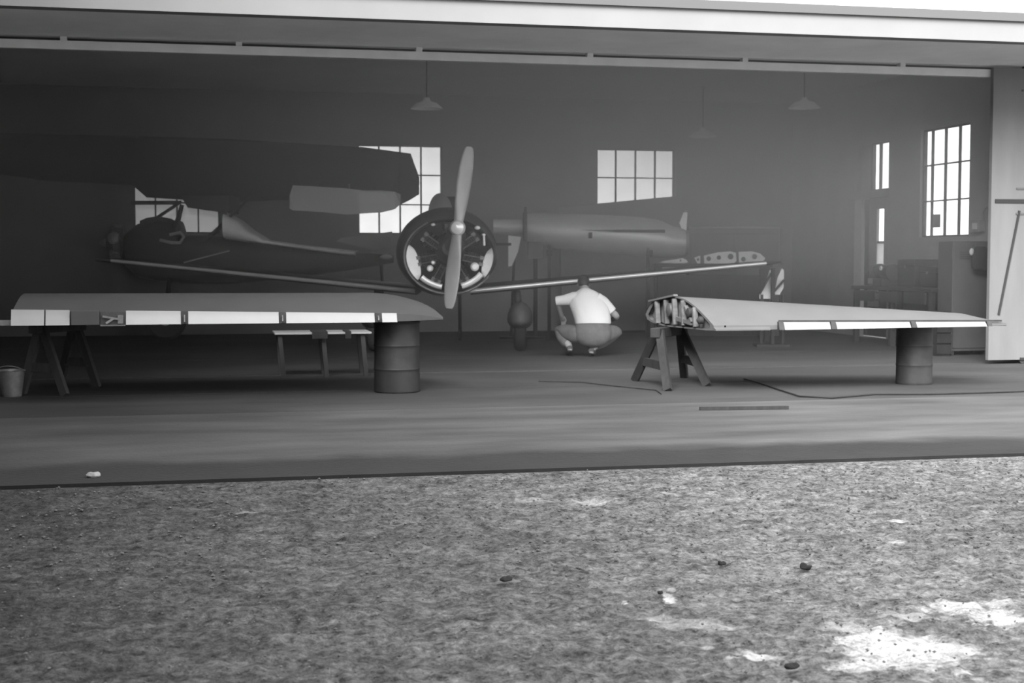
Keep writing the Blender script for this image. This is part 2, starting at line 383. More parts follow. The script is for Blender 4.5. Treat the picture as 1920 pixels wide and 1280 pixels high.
tag(hz, 'faint haze added inside the hangar for a pale veil of glare', 'haze', kind='stuff')

def window(n, o, u, wv, hv, cols, rows, nrm, glass, depth=.06, bar=.028, label=None, splits=None):
    """o lower corner, u unit vector along the wall, nrm outward"""
    z = Vector((0, 0, 1)); fr = MB(); c0 = o+nrm*.10
    for a, b in ((c0, c0+u*wv), (c0+z*hv, c0+u*wv+z*hv)): fr.beam(a, b, depth, .05)
    for a in (c0, c0+u*wv): fr.beam(a, a+z*hv, .05, depth, up=nrm)
    w_ = fr.build('window_%d' % n, M['muntin'], None, 0); w_['kind'] = 'structure'
    if label: w_['label'] = label
    mb = MB(); cs = splits or [i/cols for i in range(1, cols)]
    for c in cs: mb.obox(c0+u*wv*c+z*hv/2, u*bar/2, nrm*.02, z*hv/2)
    for r in range(1, rows): mb.obox(c0+u*wv/2+z*hv*r/rows, u*wv/2, nrm*.02, z*bar*.4)
    mb.build('muntins', M['muntin'], w_, 0)
    MB().obox(c0+u*wv/2+z*hv/2, u*wv/2, nrm*.003, z*hv/2).build('pane', glass, w_, 0)
    return w_
EX, EY = Vector((1, 0, 0)), Vector((0, 1, 0))
for i, (a, b_, z0, z1) in enumerate(wins):
    window(i+1, Vector((a, YB, z0)), EX, b_-a, z1-z0, 4, 3, EY, (M['glass_grimy'], M['glass_dirty'], M['glass_dirty'])[i],
           label=('window on the back wall behind the cabin aircraft', 'window on the back wall left of the propeller', 'window on the back wall above the bare fuselage')[i])
span = yb-ya
window(4, Vector((XP-.10, ya, rz0)), EY, span, rz1-rz0, 4, 3, EX, M['glass'], bar=.030, splits=sorted((atX(p, 335, XP).y-ya)/span for p in (1748.5, 1773, 1799.5)), label='tall window in the right wall')
# side door with transom
yP = lambda px, X=None: atX(px, 400, XP if X is None else X).y
tz = atX(1650, 356, XR).z
t5 = yP(1637)
window(5, Vector((XP-.10, dy0, tz)), EY, t5-dy0, dz1-tz, 2, 1, EX, M['glass'], bar=.05, splits=[(yP(1650.5)-dy0)/(t5-dy0)], label='transom window over the side door')
MB().box((XP-.02, t5+.02, tz), (XP+.02, dy1, dz1)).build('reveal_board', M['papergrey'], bpy.data.objects['window_5'], 0)
dw = MB(); dw.box((XR-.06, yP(1616, XR-.06), 0), (XR, yP(1602, XR-.06), tz-.06)); dframe = dw.build('door_1', M['jamb'], None, 0); dframe['kind'] = 'structure'; dframe['label'] = 'side door in the right wall'
MB().box((XR-.07, dy0-.05, tz-.13), (XP, yP(1600, XR), tz)).build('lintel', M['wall'], dframe, 0)
zl = atX(1650, 372, XP).z; gz0, gz1 = atX(1654, 496, XP).z, atX(1656, 391, XP).z
yl0, yl1, gy0, gy1 = dy0-.02, yP(1633), yP(1661), yP(1647)
lf = MB()
lf.box((XP-.03, yl0, gz0-.10), (XP+.02, yl1, gz0)); lf.box((XP-.03, yl0, gz1), (XP+.02, yl1, zl)); lf.box((XP-.03, yl0, gz0), (XP+.02, gy0, gz1)); lf.box((XP-.03, gy1, gz0), (XP+.02, yl1, gz1))
lf.build('door_leaf', M['papergrey'], dframe, 0)
MB().box((XP-.02, yl0, .02), (XP+.02, yl1, gz0-.10)).build('lower_leaf', M['wooddark'], dframe, 0)
MB().box((XP-.008, gy0, gz0), (XP-.002, gy1, gz1)).build('pane', M['glass'], dframe, 0)
zb5 = gz0+(gz1-gz0)*.38
MB().box((XP-.02, gy0, zb5), (XP+.01, gy1, zb5+.04)).build('glazing_bar', M['papergrey'], dframe, 0)
MB().box((XP-.022, gy0+.02, gz0), (XP-.016, gy1, zb5)).build('net_curtain', M['fabric'], dframe, 0)
MB().box((XP-.05, yl0, zl), (XP+.02, yl1, zl+.05)).build('head_strip', M['rail'], dframe, 0)
MB().box((XP-.06, yl0, gz0-.12), (XP-.03, gy1+.06, gz0-.07)).build('door_ledge', M['rail'], dframe, 0)
MB().box((XP-.03, yl1, 0.02), (XP+.03, dy1+.02, tz-.13)).build('side_panel', M['wooddark'], dframe, 0)
st = MB(); zz = atX(1645, 575, XP).z
for k in range(4):
    st.box((XP-.05, yP(1655), zz+k*.13), (XP-.022, yP(1634), zz+k*.13+.10))
st.build('lower_slats', M['papergrey'], dframe, 0)

# sliding door leaf at the right
def sliding_door():
    x0 = atY(1845, 675, YF-.12).x; t = thing('sliding_door', 'tall white boarded sliding hangar door at the right edge, with a diagonal brace', 'sliding door', (x0+1.6, YF-.12, 0))
    ztop = atY(1862, 108, YF-.12).z
    zt = min(ztop, ZS-.03)
    p = MB(); p.box((x0, YF-.22, .05), (x0+3.2, YF-.15, zt)); p.build('door_panel', M['door'], t, 0, bevel=.004)
    zr = atY(1890, 377, YF-.22).z
    s = MB(); s.box((x0+.05, YF-.235, zr-.025), (x0+3.2, YF-.221, zr+.025)); s.build('middle_seam', M['seam'], t, 0)
    for z, a in ((zr+.16, .35), (zr-.16, .35), (zt-.28, .4)):
        MB().box((x0+a, YF-.232, z-.012), (x0+3.2, YF-.221, z+.012)).build('rail_seam', mat_seam2, t, 0)
    a = atY(1912, 395, YF-.235); c = atY(1873, 590, YF-.235); a.y = c.y = YF-.226
    MB().beam(a, c, .028, .02, up=EY).build('diagonal_seam', M['seam'], t, 0)
    MB().box((x0+.45, YF-.235, .05), (x0+3.2, YF-.22, .08)).build('bottom_strip', M['seam'], t, 0)
    for xx in (x0+.5, x0+2.7): MB().box((xx-.05, YF-.19, zt-.02), (xx+.05, YF-.13, ZS)).build('roller_hanger', M['darkmetal'], t, 0)
    for xx in (x0+.5, x0+2.7): MB().lathe(Vector((xx, YF-.21, .045)), [(.044, 0), (.044, .05)], 16, EY).build('bottom_roller', M['darkmetal'], t)
mat_seam2 = mat('faint_seam', .10, .8)
sliding_door()

# ================================================================== FOREGROUND WINGS
def airfoil(x, y0, z0, c, t, nose=1.0, near=.0, twist=0.0, hn=.12):
    """closed section: near (trailing) edge cut flat with height hn, crown, nose away from the camera"""
    pts = [(0, 0), (0, hn)]
    for k in range(1, 12):
        s = k/12; pts.append((c*s, hn+(t-hn)*math.sin(math.pi/2*min(1, s/.55)) if s < .55 else t-(t*.42)*((s-.55)/.45)**2))
    pts += [(c*.965, t*.50), (c, t*.33), (c*.975, t*.16), (c*.9, .015*c)]
    for k in (7, 5, 3, 1): pts.append((c*k/10, -.006))
    return [Vector((x, y0+near+a, z0+b)) for a, b in pts]

def left_wing():
    yn = 13.90
    xl = atY(18, 600, yn).x; xr = atY(836, 590, yn).x; x740 = atY(705, 600, yn).x
    zb = atY(400, 607, yn).z
    t = thing('detached_wing', 'dull grey detached wing lying at left, its rounded tip resting on a dark drum', 'aircraft wing', ((xl+xr)/2, 14.7, zb))
    sk = MB(); rings = []
    zc = atY(400, 548, 15.0).z-zb
    for x in [xl+.02, xl+.25, xl+.8, xl+1.6, xl+2.4, x740-.3, x740]:
        f = (x-xl)/(x740-xl); rings.append(airfoil(x, yn, zb, 1.75-.12*f, zc*(1-.03*f)*(1.0), near=.05, hn=.135-.05*f))
    n = 12
    for k in range(1, n+1):
        s = k/n; x = x740+(xr-x740)*s; w_ = max(.04, (1-s**1.9)**.72)
        c = 1.63*w_; rings.append(airfoil(x, yn+.05+.12*s**3, zb+.015*s, c, max(.03, zc*.97*(w_**.75)), hn=max(.012, .085*w_)))
    sk.loft(rings); sk.build('wing_skin', M['wingdull'], t, 40)
    def zt(x): f = (x-xl)/(x740-xl); return .15-.06*f
    def coves(px0, px1):
        x0, x1 = atY(px0, 600, yn).x, atY(px1, 600, yn).x
        c = MB(); rr = []
        for x in (x0, x1):
            h = zt(x); pr = [(.0, 0), (.012, h*.25), (.028, h*.5), (.04, h*.8), (.045, h), (.055, h), (.055, 0)]
            rr.append([Vector((x, yn+a, zb+b)) for a, b in pr])
        c.loft(rr); c.build('aileron_cove', M['cove'], t, 40)
    for a, b in ((20, 82), (85, 130), (236, 339), (353, 523), (537, 703), (717, 745)): coves(a, b)
    # skin running right down to the edge between the coves
    x0, x1 = atY(133, 600, yn).x, atY(186, 600, yn).x
    MB().box((x0, yn, zb), (x1, yn+.052, zb+.135)).build('edge_skin', M['wingdull'], t, 0, bevel=.004)
    for a in (346, 530, 710):
        x = atY(a, 600, yn).x; h = zt(x)
        b = MB(); b.box((x-.03, yn+.03, zb), (x+.03, yn+.052, zb+h)); b.build('hinge_recess', M['darkmetal'], t, 0)
        MB().prism([(x-.006, yn-.01, zb+.02), (x-.006, yn+.05, zb+.01), (x-.006, yn+.05, zb+h*.85), (x-.006, yn-.005, zb+h*.5)], Vector((.012, 0, 0))).build('hinge_bracket', M['midmetal'], t, 0)
    # open fitting with a torn bracket
    x0, x1 = atY(188, 600, yn).x, atY(235, 600, yn).x
    fb = MB(); fb.box((x0, yn+.035, zb), (x1, yn+.052, zb+.12)); fb.build('fitting_recess', M['darkmetal'], t, 0)
    f2 = MB(); f2.beam((x0+.02, yn+.01, zb+.08), (x1-.05, yn+.02, zb+.05), .018, .018); f2.beam((x0+.05, yn+.0, zb+.015), (x0+.12, yn+.01, zb+.06), .03, .02); f2.box((x1-.07, yn+.015, zb+.01), (x1-.02, yn+.035, zb+.09))
    f2.box((x0, yn, zb-.012), (x1, yn+.04, zb)); f2.build('spar_fitting', M['midmetal'], t, 0)
    # root end: spar stub
    MB().box((xl-.10, yn+.06, zb+.0), (xl+.03, yn+.12, zb+.05)).build('spar_stub', M['midmetal'], t, 0)
    e = MB(); e.loft([airfoil(x, yn+.02, zb+.004, 1.68, zc*.95, near=.05, hn=.10) for x in (xl+.012, xl+.022)]); e.build('root_rib', M['primer'], t, 0)
    return t, zb, yn
lw, lzb, lyn = left_wing()

def right_wing():
    yn = 13.45
    x0 = atY(1340, 619, yn).x; xt = atY(1890, 613, yn).x
    zb = atY(1400, 619, yn).z
    t = thing('detached_wing', 'pale detached wing at right, open ribbed root on a sawhorse, tip before the sliding door', 'aircraft wing', ((x0+xt)/2, 14.2, zb))
    xr0 = atY(1212, 575, 15.0).x       # far corner of the slanting root
    crown0 = atY(1262, 554, 14.6).z-zb
    zend = atY(1850, 591, 14.2).z-zb
    ni = 22; secs = []
    def sec(f, ins=0.0):
        c = 1.55*(1-f)+.72*f; tk = crown0*(1-f)+zend*f*1.0
        if f > .93: k = (f-.93)/.07; c *= math.sqrt(max(.02, 1-k*k)); tk = tk*(1-.75*k)
        base = airfoil(0, 0, 0, c, tk, hn=(.05 if ins == 0 else .04)*(1-.5*f))
        out = []
        for p in base:
            sh = (xr0-x0)*(p.y/1.55)*(1-f)**1.0 + .0     # slanting root end
            out.append(Vector((x0+(xt-x0)*f+sh, yn+.03+p.y, zb+.0+.02*f+p.z)))
        return out
    sk = MB(); sk.loft([sec(0.035+(1-.035)*k/ni) for k in range(ni+1)]); sk.build('wing_skin', M['wingpale'], t, 40)
    # open root rib: flange ring, web panels and struts
    s0 = sec(0.0)
    cen = sum(s0, Vector())/len(s0)
    fl = MB(); 
    inner = [cen+(p-cen)*.90 for p in s0]; s1 = sec(.04)
    n = len(s0); k = len(fl.v)
    fl.add(s0+inner+s1, [(i, (i+1) % n, (i+1) % n+n, i+n) for i in range(n)]+[(i, (i+1) % n, (i+1) % n+2*n, i+2*n) for i in range(n)])
    fl.build('root_flange', M['wingpale'], t, 0)
    web = MB(); wv = [p+Vector((.05, 0, 0)) for p in inner]; web.add(wv, [tuple(range(n))]); web.add([p+Vector((.06, 0, 0)) for p in inner], [tuple(range(n))]); web.build('root_web', M['primer'], t, 0)
    # stiffeners, tank fittings and bell cranks in the open bay
    def rp(a, b):   # point in the root plane: a 0..1 from near to far, b 0..1 height
        x = x0+(xr0-x0)*a*1.0; return Vector((x-.0, yn+.03+1.5*a, zb+.01+b*(crown0*(.35+.65*min(1, a/.5)) if a < .5 else crown0*(1-.5*(a-.5)))))
    for i, (a, m_) in enumerate(((.25, 'primer'), (.42, 'primer'), (.55, 'primer'), (.68, 'midmetal'), (.82, 'primer'))):
        MB().beam(rp(a, .05), rp(a+.02, .92), .035, .05, up=EX).build('stiffener', M[m_], t, 0)
    MB().beam(rp(.40, .75), rp(.30, .2), .04, .04, up=EX).build('spar_cap', M['wingpale'], t, 0)
    MB().beam(rp(.30, .18), rp(.52, .25), .04, .04, up=EX).build('spar_cap', M['wingpale'], t, 0)
    for a, b, r in ((.33, .6, .05), (.62, .55, .07), (.17, .45, .04)):
        c = rp(a, b); MB().lathe(c+Vector((-.03, 0, 0)), [(r*.3, -.02), (r, 0), (r, .04)], 16, EX).build('tank_fitting', M['darkmetal'] if r < .06 else M['midmetal'], t)
    MB().beam(rp(.55, 1.0)+Vector((0, 0, .01)), rp(.95, .9)+Vector((0, 0, .02)), .05, .02, up=Vector((0, 0, 1))).build('top_flange', M['wingpale'], t, 0)
    # aileron slot
    def cov(pa, pb):
        xa, xb = atY(pa, 612, yn).x, atY(pb, 612, yn).x; rr = []
        for x in (xa, xb):
            f = (x-x0)/(xt-x0); h = .082-.045*f
            pr = [(-.03, -.004), (-.018, h*.35), (.0, h*.75), (.012, h), (.028, h), (.028, -.004)]
            rr.append([Vector((x, yn+a, zb+.02*f+b)) for a, b in pr])
        MB().loft(rr).build('aileron_cove', M['cove'], t, 40)
    for a, b in ((1470, 1556), (1568, 1706), (1718, 1848)): cov(a, b)
    for a in (1464, 1562, 1712, 1854):
        x = atY(a, 612, yn).x; f = (x-x0)/(xt-x0); h = .09-.045*f
        MB().prism([(x-.025, yn-.03, zb+.02*f-.004), (x-.025, yn+.03, zb+.02*f), (x-.025, yn+.03, zb+.02*f+h), (x-.025, yn+.0, zb+.02*f+h)], Vector((.05, 0, 0))).build('hinge_bracket', M['darkmetal'], t, 0)
    # dark strip standing for the overhanging lip's shadow above the cove
    xa, xb = atY(1462, 612, yn).x, atY(1880, 612, yn).x; rr = []
    for x in (xa, xb):
        f = (x-x0)/(xt-x0); h = .082-.045*f; rr.append([Vector((x, yn+a, zb+.02*f+b)) for a, b in ((.016, h+.002), (.016, h+.020), (.035, h+.020), (.035, h+.002))])
    MB().loft(rr).build('lip_shadow_strip', M['darkmetal'], t, 0)
    # inboard near skin that runs to the edge
    xa, xb = x0, atY(1460, 612, yn).x; rr = []
    for x in (xa, xb):
        rr.append([Vector((x, yn+a, zb+b)) for a, b in ((-.03, 0), (-.03, .012), (.35, .135), (.35, 0))])
    rr[1] = [p+Vector(((-.10 if i < 2 else 0), 0, 0)) for i, p in enumerate(rr[1])]
    MB().loft(rr).build('flap_skin', M['wingpale'], t, 0)
    return t, zb
rw, rzb = right_wing()

# ------------------------------------------------------------------ sawhorses
def sawhorse(label, e1, e2, feet, ztop, group=None):
    """e1,e2: ends of the top beam; feet: two pairs of floor points"""
    c = (e1+e2)/2
    t = thing('sawhorse', label, 'sawhorse', (c.x, c.y, 0), group)
    top = MB(); a = e1+(e1-e2).normalized()*.12; b = e2+(e2-e1).normalized()*.12
    top.beam((a.x, a.y, ztop-.05), (b.x, b.y, ztop-.05), .11, .10); top.build('top_beam', M['wood'], t, 0, bevel=.005)
    for e, pr in ((e1, feet[0]), (e2, feet[1])):
        for f in pr: MB().beam((f.x, f.y, 0.005), (e.x+(f.x-e.x)*.06, e.y+(f.y-e.y)*.06, ztop-.03), .085, .045, up=(e2-e1)).build('leg', M['wood'], t, 0)
        p, q = pr; k = .62
        pa = Vector((e.x+(p.x-e.x)*k, e.y+(p.y-e.y)*k, ztop*(1-k))); pb = Vector((e.x+(q.x-e.x)*k, e.y+(q.y-e.y)*k, ztop*(1-k)))
        MB().beam(pa, pb, .03, .09).build('cross_brace', M['wooddark'], t, 0)
    return t
A = atZ(1190, 714); B = atZ(1252, 733); C_ = atZ(1326, 724); D_ = A+(C_-B)*1.0; D_ = atZ(1283, 708)
e1 = atD(1236, 600, 15.05); e2 = atD(1274, 600, 15.6)
sawhorse('weathered wooden sawhorse under the open root of the pale right-hand wing', Vector((e1.x, e1.y, 0)), Vector((e2.x, e2.y, 0)), ((A, B), (D_, C_)), rzb-.012)
A = atZ(42, 738); B = atZ(122, 742); C_ = atZ(182, 726); D_ = atZ(112, 722)
e1 = atD(76, 600, 14.25); e2 = atD(140, 600, 14.75)
sawhorse('dark wooden sawhorse under the left end of the dull grey wing', Vector((e1.x, e1.y, 0)), Vector((e2.x, e2.y, 0)), ((A, B), (D_, C_)), lzb-.022)

# ------------------------------------------------------------------ drums
def drum(label, pxc, pyb, wpx, ztop, m, name='steel_drum'):
    n0 = atZ(pxc, pyb); d = n0.dot(FW); r = wpx/FP*d/2; c = n0+FW*r; c.z = 0
    t = thing(name, label, 'drum', c)
    h = ztop; pr = [(r*.97, 0), (r, .012), (r, .03)]
    for z in (.33, .66):
        pr += [(r*.985, h*z-.03), (r*.985, h*z-.015), (r*1.01, h*z), (r*.985, h*z+.015)]
    pr += [(r*.985, h-.02)]
    MB().lathe(c, pr, 40).build('drum_body', m, t, 30)
    MB().lathe(c, [(r*.99, h-.022), (r*1.015, h-.016), (r*1.015, h-.004), (r*.98, h), (r*.95, h-.012), (.0005, h-.012)], 40).build('drum_lid', m, t, 30)
    MB().lathe(c+Vector((r*.45, -r*.3, h-.014)), [(.03, 0), (.03, .01)], 12).build('bung', M['midmetal'], t)
    return t
drum('dark steel drum standing under the rounded tip of the dull grey wing', 741, 738, 88, lzb-.008, M['drum'])
drum('grey steel drum standing under the outer part of the pale right-hand wing', 1723, 722, 68, rzb+.0, M['drumpale'])

# low bench seen beneath the left wing
def bench():
    p0 = atY(515, 624, 16.3); p1 = atY(697, 626, 16.3); z = p0.z
    t = thing('low_bench', 'low bench with pale top edge under the dull grey wing, left of the drum', 'bench', ((p0.x+p1.x)/2, 16.5, 0))
    MB().box((p0.x, 16.3, z-.022), (p1.x, 16.85, z)).build('bench_top', M['cove'], t, 0, bevel=.004)
    for x in (p0.x+.06, p0.x+.55, p1.x-.1):
        for y in (16.36, 16.78): MB().beam((x+.04, y, .0), (x, y, z-.03), .05, .05).build('leg', M['wood'], t, 0)
    a = atY(585, 620, 16.3).x; b = atY(614, 620, 16.3).x; cc = atY(647, 620, 16.3).x; d = atY(658, 620, 16.3).x
    for i, (u, v_) in enumerate(((a, b), (cc, d))):
        r = MB(); rr = []
        for x in (u, (u+v_)/2, v_): rr.append([Vector((x, 16.27, z-.07)), Vector((x, 16.275, z+.012)), Vector((x, 16.6, z+.016)), Vector((x, 16.6, z+.003)), Vector((x, 16.295, z+.003)), Vector((x, 16.29, z-.07))])
        tag(r.loft(rr).build('dark_rag', M['cloth'], None, 0), ('wider dark rag draped over the middle of the low bench', 'narrow dark rag draped over the low bench near the drum')[i], 'rag')
bench()

# pale pail at the left edge
pl = atZ(14, 745); pl = pl+FW*.13; pl.z = 0
t = thing('pail', 'pale metal pail on the floor at the far left edge, beside the dark sawhorse', 'pail', pl)
MB().lathe(pl, [(.09, 0), (.093, .01), (.125, .25), (.133, .255), (.127, .262), (.118, .25), (.086, .02), (.0005, .02)], 28, cap=False).build('pail_body', M['midmetal'], t)
hp = [pl+RT*(.13*math.cos(a))+Vector((0, 0, .245+.10*math.sin(a)*.6))-FW*.10*math.sin(a) for a in [math.pi*k/12 for k in range(13)]]
MB().tube(hp, .005, 6).build('pail_handle', M['midmetal'], t)

# dark rod lying on the apron, stones, cable
a = atZ(1312, 769); b = atZ(1478, 767)
tag(MB().beam(a+Vector((0, 0, .016)), b+Vector((0, 0, .016)), .035, .03).build('wooden_batten', M['wooddark'], None, 0), 'thin dark batten lying on the pale apron below the right-hand wing', 'batten')
def stone(px, py, s, m, label, name='stone', seed=0):
    c = atZ(px, py); mb = MB(); mb.ellipsoid(c+Vector((0, 0, s*.28)), Vector((s, 0, 0)), Vector((0, s*.7, 0)), Vector((0, 0, s*.5)), 14, 9)
    for i, v in enumerate(mb.v):
        k = noise.noise(v*(1.4/s)+Vector((seed, 0, 0))); mb.v[i] = v+(v-c)*k*.5
    tag(mb.build(name, m, None, 30), label, 'stone')
stone(1511, 1066, .028, M['stone'], 'small dark stone on the gravel right of centre, above the white spill', seed=1)
stone(947, 1088, .026, M['stone'], 'small dark stone on the gravel in the middle of the yard', seed=2)
stone(1484, 1252, .022, M['stone'], 'dark stone at the bottom edge, left of the large white spill', seed=3)
stone(1353, 1058, .020, M['stone'], 'tiny dark stone left of the larger one above the white spill', seed=4)
stone(1238, 1112, .014, M['stone'], 'tiny dark stone touching the small white fleck on the gravel', seed=5)
stone(1257, 1110, .022, M['stonepale'], 'small white fleck of stone on the gravel, right of centre', seed=6)
stone(175, 894, .042, M['stonepale'], 'pale stone on the dark strip at the edge of the apron, far left', seed=7)
a = [atZ(x, y)+Vector((0, 0, .012)) for x, y in ((1395, 712), (1425, 720), (1462, 733), (1500, 745), (1560, 748), (1640, 741), (1740, 741), (1850, 738), (1930, 735))]
tag(MB().tube(a, .008, 8).build('rubber_hose', M['drum'], None, 60), 'dark hose trailing over the floor from under the right-hand wing to the right edge', 'hose')
a = [atZ(x, y)+Vector((0, 0, .010)) for x, y in ((1010, 716), (1090, 718), (1160, 726), (1230, 733), (1240, 740))]
tag(MB().tube(a, .005, 8).build('electric_cable', M['drum'], None, 60), 'thin dark cable on the floor leading to the sawhorse below the crouching person', 'cable')
pb = MB()
for _ in range(1500):
    y = random.uniform(4.2, 8.8); f = math.tan(YAW); x = y*f+random.uniform(-.40, .42)*y
    s = random.uniform(.004, .010)*(1.0+.4*(y > 6)); c = Vector((x, y, -.012+noise.noise(Vector((x*1.3, y*1.3, 0)))*.012)); a = random.uniform(0, 6.3); k = random.uniform(.55, .9)
    ax = Vector((math.cos(a), math.sin(a), 0))*s; ay = Vector((-math.sin(a), math.cos(a), 0))*s*k; az = Vector((0, 0, s*.6))
    pb.add([c+ax, c+ay, c-ax, c-ay, c+az+ax*.2, c-az], [(0, 1, 4), (1, 2, 4), (2, 3, 4), (3, 0, 4), (1, 0, 5), (2, 1, 5), (3, 2, 5), (0, 3, 5)])
tag(pb.build('pebbles', M['pebble'], None, 0), 'loose pebbles scattered over the gravel yard', 'gravel', kind='stuff')

# ================================================================== MAIN AIRCRAFT (nose to the camera)
def aircraft_a():
    D0 = 19.7; O = atD(843, 472, D0); zc = O.z; O = Vector((O.x, O.y, 0))
    t = thing('propeller_aircraft', 'low-wing aeroplane facing the camera with open round cowl and upright two-blade propeller', 'aeroplane', O)
    def ring(rx, ry, f, dx=0, dz=0, n=48): return [L(O, dx+rx*math.cos(2*math.pi*k/n), f, zc+dz+ry*math.sin(2*math.pi*k/n)) for k in range(n)]
    # cowl: lip, outer shell, inner skin
    c = MB(); c.loft([ring(.60, .49, .60, -.05, -.06), ring(.60, .49, .10, 0, -.06), ring(.61, .50, .02, 0, -.06), ring(.63, .52, 0, 0, -.06), ring(.65, .54, .02, 0, -.05), ring(.685, .585, .08, -.02, -.02), ring(.705, .62, .25, -.05), ring(.71, .63, .6, -.08), ring(.66, .60, 1.05, -.10), ring(.63, .57, 1.05, -.10)], cap=False)
    c.build('cowl', M['cowl'], t, 60)
    lip = MB(); n = 30; rr = []
    for k in range(n+1):
        a = R_(118+ (330-118)*k/n); p = L(O, .632*math.cos(a), -.004, zc-.06+.522*math.sin(a)); rr.append(p)
    lip.tube(rr, .017, 8); lip.build('cowl_lip', M['midmetal'], t, 60)
    # pale liner plates low on each side
    def plate(a0, a1, r0, r1, nm, m):
        mb = MB(); A0 = []; B0 = []; nn = 14
        for k in range(nn+1):
            s = k/nn; a = R_(a0+(a1-a0)*s); g_ = math.sin(math.pi*s)**.4 if 0 < s < 1 else .15
            ri = r0-(r0-r1)*g_
            A0.append([L(O, r0*math.cos(a), .07, zc+r0*.84*math.sin(a)-.05), L(O, ri*math.cos(a), .13, zc+ri*.84*math.sin(a)-.05), L(O, ri*math.cos(a), .145, zc+ri*.84*math.sin(a)-.05), L(O, r0*math.cos(a), .085, zc+r0*.84*math.sin(a)-.05)])
        mb.loft(A0); mb.build(nm, m, t, 60)
    plate(163, 222, .605, .44, 'cowl_liner', M['liner']); plate(-38, 12, .605, .47, 'cowl_liner', M['liner'])
    # firewall disc
    f = MB(); f.loft([ring(.595, .48, .58, -.05, -.06), ring(.595, .48, .62, -.05, -.06)]); f.build('firewall', M['dark'], t, 60)
    # crankcase and nose case up to the propeller shaft
    hub = atD(858, 427, D0-.30); hx = (hub-O).dot(RT); hz = hub.z
    e = MB(); cc = L(O, 0, .1, zc+.02)
    e.lathe(L(O, .0, .0, zc+.05), [(.10, -.02), (.17, .04), (.22, .12), (.22, .40), (.18, .5)], 28, FW); e.build('crankcase', M['darkmetal'], t)
    nn = MB(); nn.tube([L(O, hx*.4, .10, zc+.10), L(O, hx*.8, -.02, zc+(hz-zc)*.75), L(O, hx, -.10, hz), L(O, hx, -.26, hz)], [.17, .13, .085, .06], 20); nn.build('nose_case', M['darkmetal'], t)
    for k in range(7):
        a = R_(90+k*360/7); d = RT*math.cos(a)+Vector((0, 0, .88*math.sin(a))); base = L(O, 0, .22, zc-.04)
        pr = [(.085, .18), (.085, .22)]
        for j in range(7): pr += [(.108, .235+j*.028), (.108, .245+j*.028), (.085, .249+j*.028), (.085, .258+j*.028)]
        pr += [(.10, .42), (.095, .45), (.05, .47)]
        cy = MB(); cy.lathe(base, pr, 20, d.normalized()); o = cy.build('cylinder', M['darkmetal'], t, 30)
        ub = base+d*.45; rk = MB(); x = d.normalized(); yv = FW.cross(x)
        rk.obox(ub-FW*.05+yv*.045, yv*.025, FW*.05, x*.03); rk.obox(ub-FW*.05-yv*.045, yv*.025, FW*.05, x*.03); rk.build('rocker_box', M['midmetal'], t, 0)
        for s in (-1, 1):
            MB().tube([L(O, 0, .03, zc-.04)+d*.19+yv*.04*s, ub-FW*.09+yv*.045*s-d*.02], .010, 6).build('pushrod', M['midmetal'], t)
    # exhaust collector: pale pipes low in the cowl
    def arc(a0, a1, r, m, rad=.035, f=-.0, nm='exhaust_pipe'):
        MB().tube([L(O, r*math.cos(R_(a)), f+.06, zc-.06+r*.82*math.sin(R_(a))) for a in [a0+(a1-a0)*k/10 for k in range(11)]], rad, 10).build(nm, m, t)
    arc(222, 258, .53, M['silver'], .04); arc(288, 326, .53, M['silver'], .045)
    for px, py, r in ((806, 503, .045), (890, 500, .06), (812, 492, .03)):
        p = atD(px, py, D0+.03); MB().lathe(p, [(r*.6, 0), (r, .02), (r, .06)], 16, FW).build('magneto', M['silver'], t)
    for px, py, r in ((812, 421, .022), (895, 427, .028), (907, 440, .018)):
        p = atD(px, py, D0-.02); MB().ellipsoid(p, RT*r*1.5, FW*r, Vector((0, 0, r)), 10, 6).build('plug_cover', M['silver'], t)
    MB().tube([atD(907, 438, D0-.01), atD(908, 460, D0+.02)], .016, 8).build('oil_pipe', M['silver'], t)
    # propeller
    pr_ = bpy.data.objects.new('propeller', None); COL.objects.link(pr_); pr_.parent = t; pr_.location = hub-t.location
    top = atD(880, 275, D0-.30); bot = atD(842, 578, D0-.30)
    for tip in (top, bot):
        d = (tip-hub); ln = d.length; d.normalize(); side = FW.cross(d).normalized(); rings = []
        for s, wd, th, tw in ((.0, .06, .055, 10), (.10, .062, .055, 16), (.2, .076, .035, 30), (.35, .090, .024, 28), (.55, .095, .018, 22), (.75, .088, .013, 18), (.9, .072, .010, 16), (.97, .056, .008, 15), (1, .036, .006, 15)):
            c0 = hub+d*ln*s; q = Matrix.Rotation(R_(tw), 3, d); sx = q @ side; sy = q @ FW; wd *= 1.12
            rings.append([c0+sx*(wd*math.cos(a))*1.0+sy*(th*math.sin(a)) for a in [2*math.pi*k/16 for k in range(16)]])
        MB().loft(rings).build('blade', M['prop'], pr_, 60)
    h = MB(); h.lathe(hub+FW*.06, [(.075, 0), (.105, -.03), (.11, -.10), (.085, -.15), (.04, -.17), (.002, -.175)], 24, FW); h.build('hub', M['hub'], pr_)
    # fuselage
    fs = MB(); secs = [(.62, .60, .55, 0, -.09), (1.05, .62, .57, 0, -.10), (1.6, .55, .58, .04, -.08), (2.4, .42, .50, .02, -.05), (3.2, .25, .34, .05, 0), (4.0, .08, .14, .12, 0)]
    fs.loft([ring(rx, ry, f_, dx, dz, 32) for f_, rx, ry, dz, dx in secs]); fs.build('fuselage', M['dark'], t, 60)
    # windscreen bump
    ws = MB(); wsc = L(O, 0, 1.5, zc+.52); pc = atD(823, 392, D0+1.5); wsc = pc-Vector((0, 0, .05))
    rr = []
